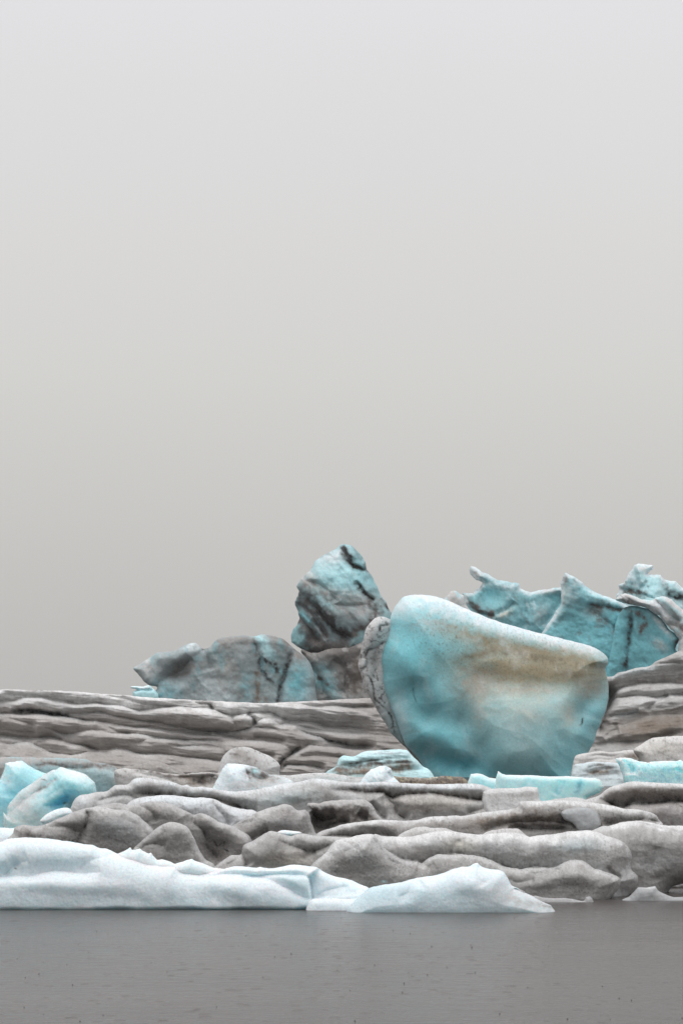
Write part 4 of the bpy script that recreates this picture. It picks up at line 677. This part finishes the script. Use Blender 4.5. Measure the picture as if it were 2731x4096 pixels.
    relief('upper_roll', M_GRIT, pts('E:180,700 200,545 220,528 250,540 290,552 420,552 520,558 600,545 680,528 760,512 860,502 960,515 1080,530 1190,534 1300,522 1400,520 1500,520 G:120,528 165,545 190,556 260,545 400,535 520,512 620,505 700,498 790,508 870,545 980,580 1040,612 1090,670 1108,710 1112,745 1095,800 1112,860 1158,900 1167,950 1135,1020 1080,1085 1040,1180 S:2400,3660 1600,3660 1480,3640'),
           30.8, t, base=MIST * .7, R=80, rad=60, B=220, radb=80, lean=.1, noise=NG, rough=1.8, speck=.45,
           grooves=[('E:300,650 400,720 520,770 600,780 640,800 700,755 800,715 1000,718 1200,745 1380,825 1500,842 G:110,850 220,832 400,832 500,800', 20, 40, 20), ('G:890,820 920,870 980,900 1020,940', 12, 8, 10), ('G:1050,620 1090,700 1080,800 1100,880', 10, 14, 16)], bumps=[('E', 970, 600, 26, 22, 0, -12), ('E', 700, 610, 200, 50, 0, 10), ('G', 500, 620, 300, 60, 0, 12)],
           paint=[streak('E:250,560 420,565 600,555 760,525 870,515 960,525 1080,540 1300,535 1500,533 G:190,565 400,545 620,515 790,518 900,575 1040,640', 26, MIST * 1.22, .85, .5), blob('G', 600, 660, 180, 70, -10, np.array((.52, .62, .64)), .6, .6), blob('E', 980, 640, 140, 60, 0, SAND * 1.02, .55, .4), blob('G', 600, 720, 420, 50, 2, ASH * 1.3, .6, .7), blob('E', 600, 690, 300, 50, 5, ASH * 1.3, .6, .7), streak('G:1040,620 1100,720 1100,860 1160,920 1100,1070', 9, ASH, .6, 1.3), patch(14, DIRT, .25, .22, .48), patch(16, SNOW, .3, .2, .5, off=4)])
    relief('lower_roll', M_GRIT, pts('D:1150,900 1230,800 1300,740 1360,685 1430,602 1500,572 1568,560 E:50,545 130,534 190,530 225,545 290,640 350,690 470,765 540,776 600,775 640,795 700,750 800,712 900,716 1000,715 1150,730 1250,760 1380,820 1500,842 G:110,848 200,832 400,832 480,800 540,772 600,760 680,775 760,830 850,862 950,900 1005,935 1000,1000 960,1060 900,1130 880,1200 S:2330,3665 1300,3665 1230,3600'), 30.2, t, base=STONE * .66, R=70, rad=50, B=180, radb=70, lean=.15, noise=NG, rough=2, speck=.6,
           grooves=[('E:200,560 300,680 420,800 560,860', 12, 30, 30), ('E:600,800 700,830 760,800', 8, 14, 20), ('G:180,900 300,880 400,850 480,830', 12, 16, 20), ('E:-60,700 20,660 80,640', 8, 12, 16), ('G:0,930 120,960 240,940', 8, 14, 20)], bumps=[('E', 120, 700, 180, 120, 0, 26), ('G', 640, 900, 260, 90, 0, 22), ('G', 340, 960, 120, 60, -20, 12)],
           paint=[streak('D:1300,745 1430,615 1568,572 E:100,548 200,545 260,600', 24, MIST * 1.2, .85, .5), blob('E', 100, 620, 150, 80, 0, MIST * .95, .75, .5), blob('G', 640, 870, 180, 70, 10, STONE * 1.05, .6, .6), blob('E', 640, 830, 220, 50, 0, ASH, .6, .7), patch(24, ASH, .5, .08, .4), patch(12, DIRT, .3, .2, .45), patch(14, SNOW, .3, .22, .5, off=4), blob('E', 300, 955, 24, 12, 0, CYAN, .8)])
    relief('rear_crest', M_GRIT, pts('E:380,640 430,548 480,515 540,488 600,470 660,466 720,476 850,480 950,512 1080,532 1190,534 1220,515 1260,500 1330,488 1420,484 1500,485 G:120,505 190,560 500,700 S:2200,3560 1600,3560'), 31.9, t, base=STONE * .95, R=40, rad=30, B=100, radb=40, noise=NG[1:], rough=1.8, speck=.55, paint=[patch(18, DIRT, .45, .1, .4), blob('E', 1350, 500, 200, 30, 0, np.array((.40, .36, .36)), .6)])
    relief('far_end', M_GRIT, pts('G:640,640 740,510 800,478 850,460 900,463 960,445 1000,430 1080,420 1160,411 1250,425 1400,450 1568,460 1750,480 1950,560 1980,1200 1700,1200 1640,1080 1600,1000 1568,978 1530,985 1490,996 1450,1030 1430,1060 1428,1085 1400,1180 S:2600,3670 2300,3670'), 31.4, t, base=STONE * .74, R=90, rad=70, B=200, radb=80, lean=.1, noise=NG, rough=1.8, speck=.35,
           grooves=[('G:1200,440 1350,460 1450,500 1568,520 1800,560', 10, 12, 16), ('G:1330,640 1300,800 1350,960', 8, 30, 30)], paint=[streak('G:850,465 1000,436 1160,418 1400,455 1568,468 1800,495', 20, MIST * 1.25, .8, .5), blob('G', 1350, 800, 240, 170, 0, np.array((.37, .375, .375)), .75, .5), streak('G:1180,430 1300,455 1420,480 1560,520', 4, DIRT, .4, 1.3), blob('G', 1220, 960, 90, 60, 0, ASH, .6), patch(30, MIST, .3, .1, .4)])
    relief('cave_shade_wall', M_GRIT, pts('G:1380,960 1568,950 1800,950 1900,1250 1380,1250'), 32.6, t, base=DIRT * .7, R=30, rad=24, B=60, radb=30, noise=NG[1:], rough=1)  # near-black base colour stands in for the shade inside the cave
    relief('ice_foot', M_MID, pts('G:980,1150 1040,1112 1080,1098 1120,1060 1165,1008 1240,1012 1320,1000 1345,1040 1400,1070 1480,1098 1568,1096 1800,1110 1850,1220 980,1220'), 30.0, t, base=np.array((.36, .37, .375)), R=30, rad=24, B=60, radb=30, lean=.4, noise=((4, 40, 2, 0), (2, 14, 1, 0)), rough=1.2, smooth=False, grain=.04, paint=[blob('G', 1260, 1012, 90, 12, 0, MIST, .7), patch(30, ASH, .4, .1, .4)])
    relief('ice_foot', M_MID, pts('G:190,1150 215,1092 260,1086 300,1098 420,1108 500,1104 560,1112 640,1128 680,1130 700,1100 735,1094 760,1120 775,1150 900,1160 900,1220 190,1220'), 29.7, t, base=np.array((.36, .36, .36)), R=24, rad=16, B=60, radb=30, lean=.4, noise=((4, 40, 2, 0), (2, 14, 1, 0)), rough=1.2, grain=.04, paint=[patch(30, MIST, .3, .1, .4)])
near_grey()

# ------------------------------------------------------------------ white floe at the waterline
def front_white():
    t = thing('white_ice_floe', 'bright white ice floe lying along the water in the foreground', 'ice floe', 900, 28.3)
    NW = ((7, 160, 1.6, 0, 2), (2.5, 50, 1.3, 0), (1.5, 13, 1, 0, 2))
    relief('mound', M_SNOW, pts('S:-380,3400 -200,3375 C:0,378 60,356 120,345 270,340 430,350 560,368 650,378 760,398 835,406 860,420 900,435 960,442 1000,458 1055,482 1180,520 1300,560 1450,590 1568,600 D:60,880 180,890 300,870 440,843 530,822 620,826 730,834 760,826 830,840 890,838 1000,815 1070,808 1200,820 1270,832 1350,880 1450,915 1568,942 E:90,982 172,1020 220,1080 300,1220 S:1480,3720 -380,3720'),
           28.35, t, base=SNOW, R=60, rad=44, B=240, radb=80, lean=.35, noise=NW, rough=1.4, speck=.35, grain=.035,
           grooves=[('S:-380,3650 0,3648 600,3646 1250,3642 1500,3640', 26, 7, 10), ('C:-300,720 0,702 130,684 250,686 320,680 420,660 500,648 570,645 680,652 760,655 900,650', 30, 34, 12), ('C:100,600 150,560 250,520', 10, 20, 24), ('C:40,690 90,630 130,590 180,560', 16, 14, 24), ('C:700,640 800,560 950,500 1100,510', 8, 20, 24), ('D:1568,1000 1400,1020 1250,1090', 12, 16, 16), ('D:150,870 220,910 320,910', 12, 14, 16), ('D:600,905 740,912 850,952 1000,1020 1100,1075 1225,1140', 24, 18, 14), ('D:1234,1130 1224,1050 1217,990 1208,930 1190,905', 52, 4, 80), ('D:300,912 400,900 600,893 760,905 900,900 1100,897 1200,915', 22, 9, 10)],
           bumps=[('D', 560, 1040, 330, 90, 16, 20), ('C', 500, 760, 600, 70, 2, 18), ('C', 1100, 760, 300, 100, 10, 12), ('D', 1320, 900, 120, 60, 20, 10)],
           paint=[grade(300, 3540, 300, 3650, np.array((.52, .66, .70)), .85, .5, 50), streak('S:-380,3642 0,3640 600,3637 1250,3633 1500,3630', 4, SNOW, .8, .8), streak('S:-380,3652 0,3651 600,3648 1250,3643 1500,3640', 6, TEAL * 1.2, .8, .5), blob('C', 40, 620, 120, 60, -40, np.array((.55, .76, .80)), .6, .6), blob('C', 480, 560, 260, 60, -5, np.array((.66, .82, .86)), .55, .7), blob('D', 1060, 970, 150, 60, 12, np.array((.66, .84, .88)), .7, .4), streak('D:1206,925 1214,1040 1226,1120', 5, np.array((.50, .66, .70)), .6), blob('D', 1450, 1030, 150, 60, 0, np.array((.60, .72, .74)), .6), blob('D', 1300, 900, 160, 60, 20, PALE, .5), patch(14, np.array((.52, .64, .68)), .35, .1, .4), streak('C:150,615 130,612', 3, DIRT, .8, 0), patch(120, np.array((.82, .82, .86)), .4, 0, .4, off=5)])
    relief('crest_chip', M_SNOW, pts('C:980,540 1055,484 1110,462 1150,440 1162,430 1172,431 1178,448 1210,452 1255,437 1275,455 1330,486 1352,476 1372,505 1410,540 1450,535 1490,542 1550,568 1568,575 D:20,793 70,780 110,765 152,754 175,768 260,800 340,832 440,846 440,960 C:1000,640'), 28.6, t, afloat=False, base=SNOW, R=34, rad=26, B=60, radb=36, noise=NW[1:], rough=1.5, smooth=False, step=2.5, speck=.15, grain=.05, paint=[patch(30, np.array((.68, .85, .89)), .5, .05, .4)])
    relief('low_lip', M_SNOW, pts('D:1180,1180 1220,1118 1300,1105 1400,1108 1568,1114 E:80,1104 160,1100 220,1110 260,1126 320,1138 420,1150 500,1180 520,1280 D:1180,1290'), 28.25, t, base=SNOW * .95, R=30, rad=20, B=60, radb=30, lean=.4, noise=NW[1:], rough=1.2, speck=.25, grain=.06, paint=[patch(30, np.array((.62, .66, .68)), .5, .05, .4), blob('E', 200, 1120, 90, 20, 0, STONE, .5)])
    relief('right_mound', M_SNOW, pts('E:-20,1200 60,1110 172,1018 280,990 450,965 520,945 600,925 770,900 850,875 920,845 1000,825 1060,824 1135,788 1172,820 1260,848 1330,852 1382,882 1420,940 1450,995 1510,1022 1568,1050 G:60,1020 110,1040 200,1080 290,1130 385,1172 Q:990,412 1010,440 1010,490 S:2150,3700 1380,3700'), 27.9, t, base=SNOW * .98, R=70, rad=54, B=160, radb=70, lean=.3, noise=NW, rough=1.3, speck=.28, grain=.035,
           grooves=[('E:640,940 560,1000 500,1060 420,1100', 12, 20, 24), ('E:1135,800 1150,900 1200,1000', 8, 20, 24)], bumps=[('E', 1080, 980, 160, 130, 0, 16)],
           paint=[grade(1850, 3540, 1830, 3635, np.array((.54, .67, .71)), .75, .5, 50), blob('E', 300, 1070, 140, 40, -10, np.array((.45, .60, .66)), .65, .7), blob('E', 950, 1080, 240, 60, 0, np.array((.58, .74, .77)), .55, .6), blob('Q', 850, 385, 150, 50, 20, STONE * .9, .7, .5), blob('Q', 960, 410, 60, 14, 15, ASH, .7), patch(14, np.array((.55, .66, .69)), .3, .12, .4)])
front_white()

# ------------------------------------------------------------------ rain on the water
def rain():
    rnd = random.Random(5); V = []; Fc = []
    def ring(x, y, r, h, w, seg=14):
        b = len(V)
        for k in range(seg):
            a = 2 * math.pi * k / seg; c, s = math.cos(a), math.sin(a)
            V.extend([(x + (r - w) * c, y + (r - w) * s, -.001), (x + r * c, y + r * s, h), (x + (r + w) * c, y + (r + w) * s, -.001)])
        for k in range(seg):
            a0, a1 = b + 3 * k, b + 3 * ((k + 1) % seg)
            Fc.extend([(a0, a0 + 1, a1 + 1, a1), (a0 + 1, a0 + 2, a1 + 2, a1 + 1)])
    def jet(x, y, r, h, seg=6):
        b = len(V); prof = [(1, -.001), (.45, .35), (.35, .7), (.55, .86), (.3, 1)]
        for rr, z in prof:
            for k in range(seg):
                a = 2 * math.pi * k / seg; V.append((x + rr * r * math.cos(a), y + rr * r * math.sin(a), z * h))
        for i in range(len(prof) - 1):
            for k in range(seg):
                Fc.append((b + i * seg + k, b + i * seg + (k + 1) % seg, b + (i + 1) * seg + (k + 1) % seg, b + (i + 1) * seg + k))
        Fc.append(tuple(b + (len(prof) - 1) * seg + k for k in range(seg)))
    for i in range(1100):
        y = rnd.uniform(14, 29); x = rnd.uniform(-.19, .19) * y
        q = rnd.random()
        if q < .75: ring(x, y, rnd.uniform(.015, .05), rnd.uniform(.0007, .0020), rnd.uniform(.010, .02))
        if q > .89: jet(x, y, rnd.uniform(.005, .009), rnd.uniform(.005, .013))
    me = bpy.data.meshes.new('raindrop_splashes'); me.from_pydata(V, [], Fc)
    me.polygons.foreach_set('use_smooth', np.ones(len(me.polygons), bool)); me.materials.append(M_WATER)
    o = bpy.data.objects.new('raindrop_splashes', me); COL.objects.link(o); o['kind'] = 'stuff'; o['label'] = 'rings and small splashes of rain on the grey water'
rain()

# ------------------------------------------------------------------ fog lying over the lagoon
def haze():
    x, y0, y1, z0, z1 = 600, -40, 700, -1.0, 24.0
    V = [(a * x, b, c) for c in (z0, z1) for b in (y0, y1) for a in (-1, 1)]
    me = bpy.data.meshes.new('haze')
    me.from_pydata(V, [], [(0, 2, 3, 1), (4, 5, 7, 6), (0, 1, 5, 4), (2, 6, 7, 3), (0, 4, 6, 2), (1, 3, 7, 5)])
    m = bpy.data.materials.new('fog'); m.use_nodes = True; n = m.node_tree; n.nodes.clear()
    o = n.nodes.new('ShaderNodeOutputMaterial'); v = n.nodes.new('ShaderNodeVolumePrincipled')
    v.inputs['Color'].default_value = (.97, .98, 1.0, 1); v.inputs['Density'].default_value = HAZE_DENSITY; v.inputs['Anisotropy'].default_value = 0.0
    n.links.new(v.outputs[0], o.inputs['Volume']); me.materials.append(m)
    ob = bpy.data.objects.new('haze', me); COL.objects.link(ob); ob['kind'] = 'stuff'
HAZE_DENSITY = 0.00012
haze()
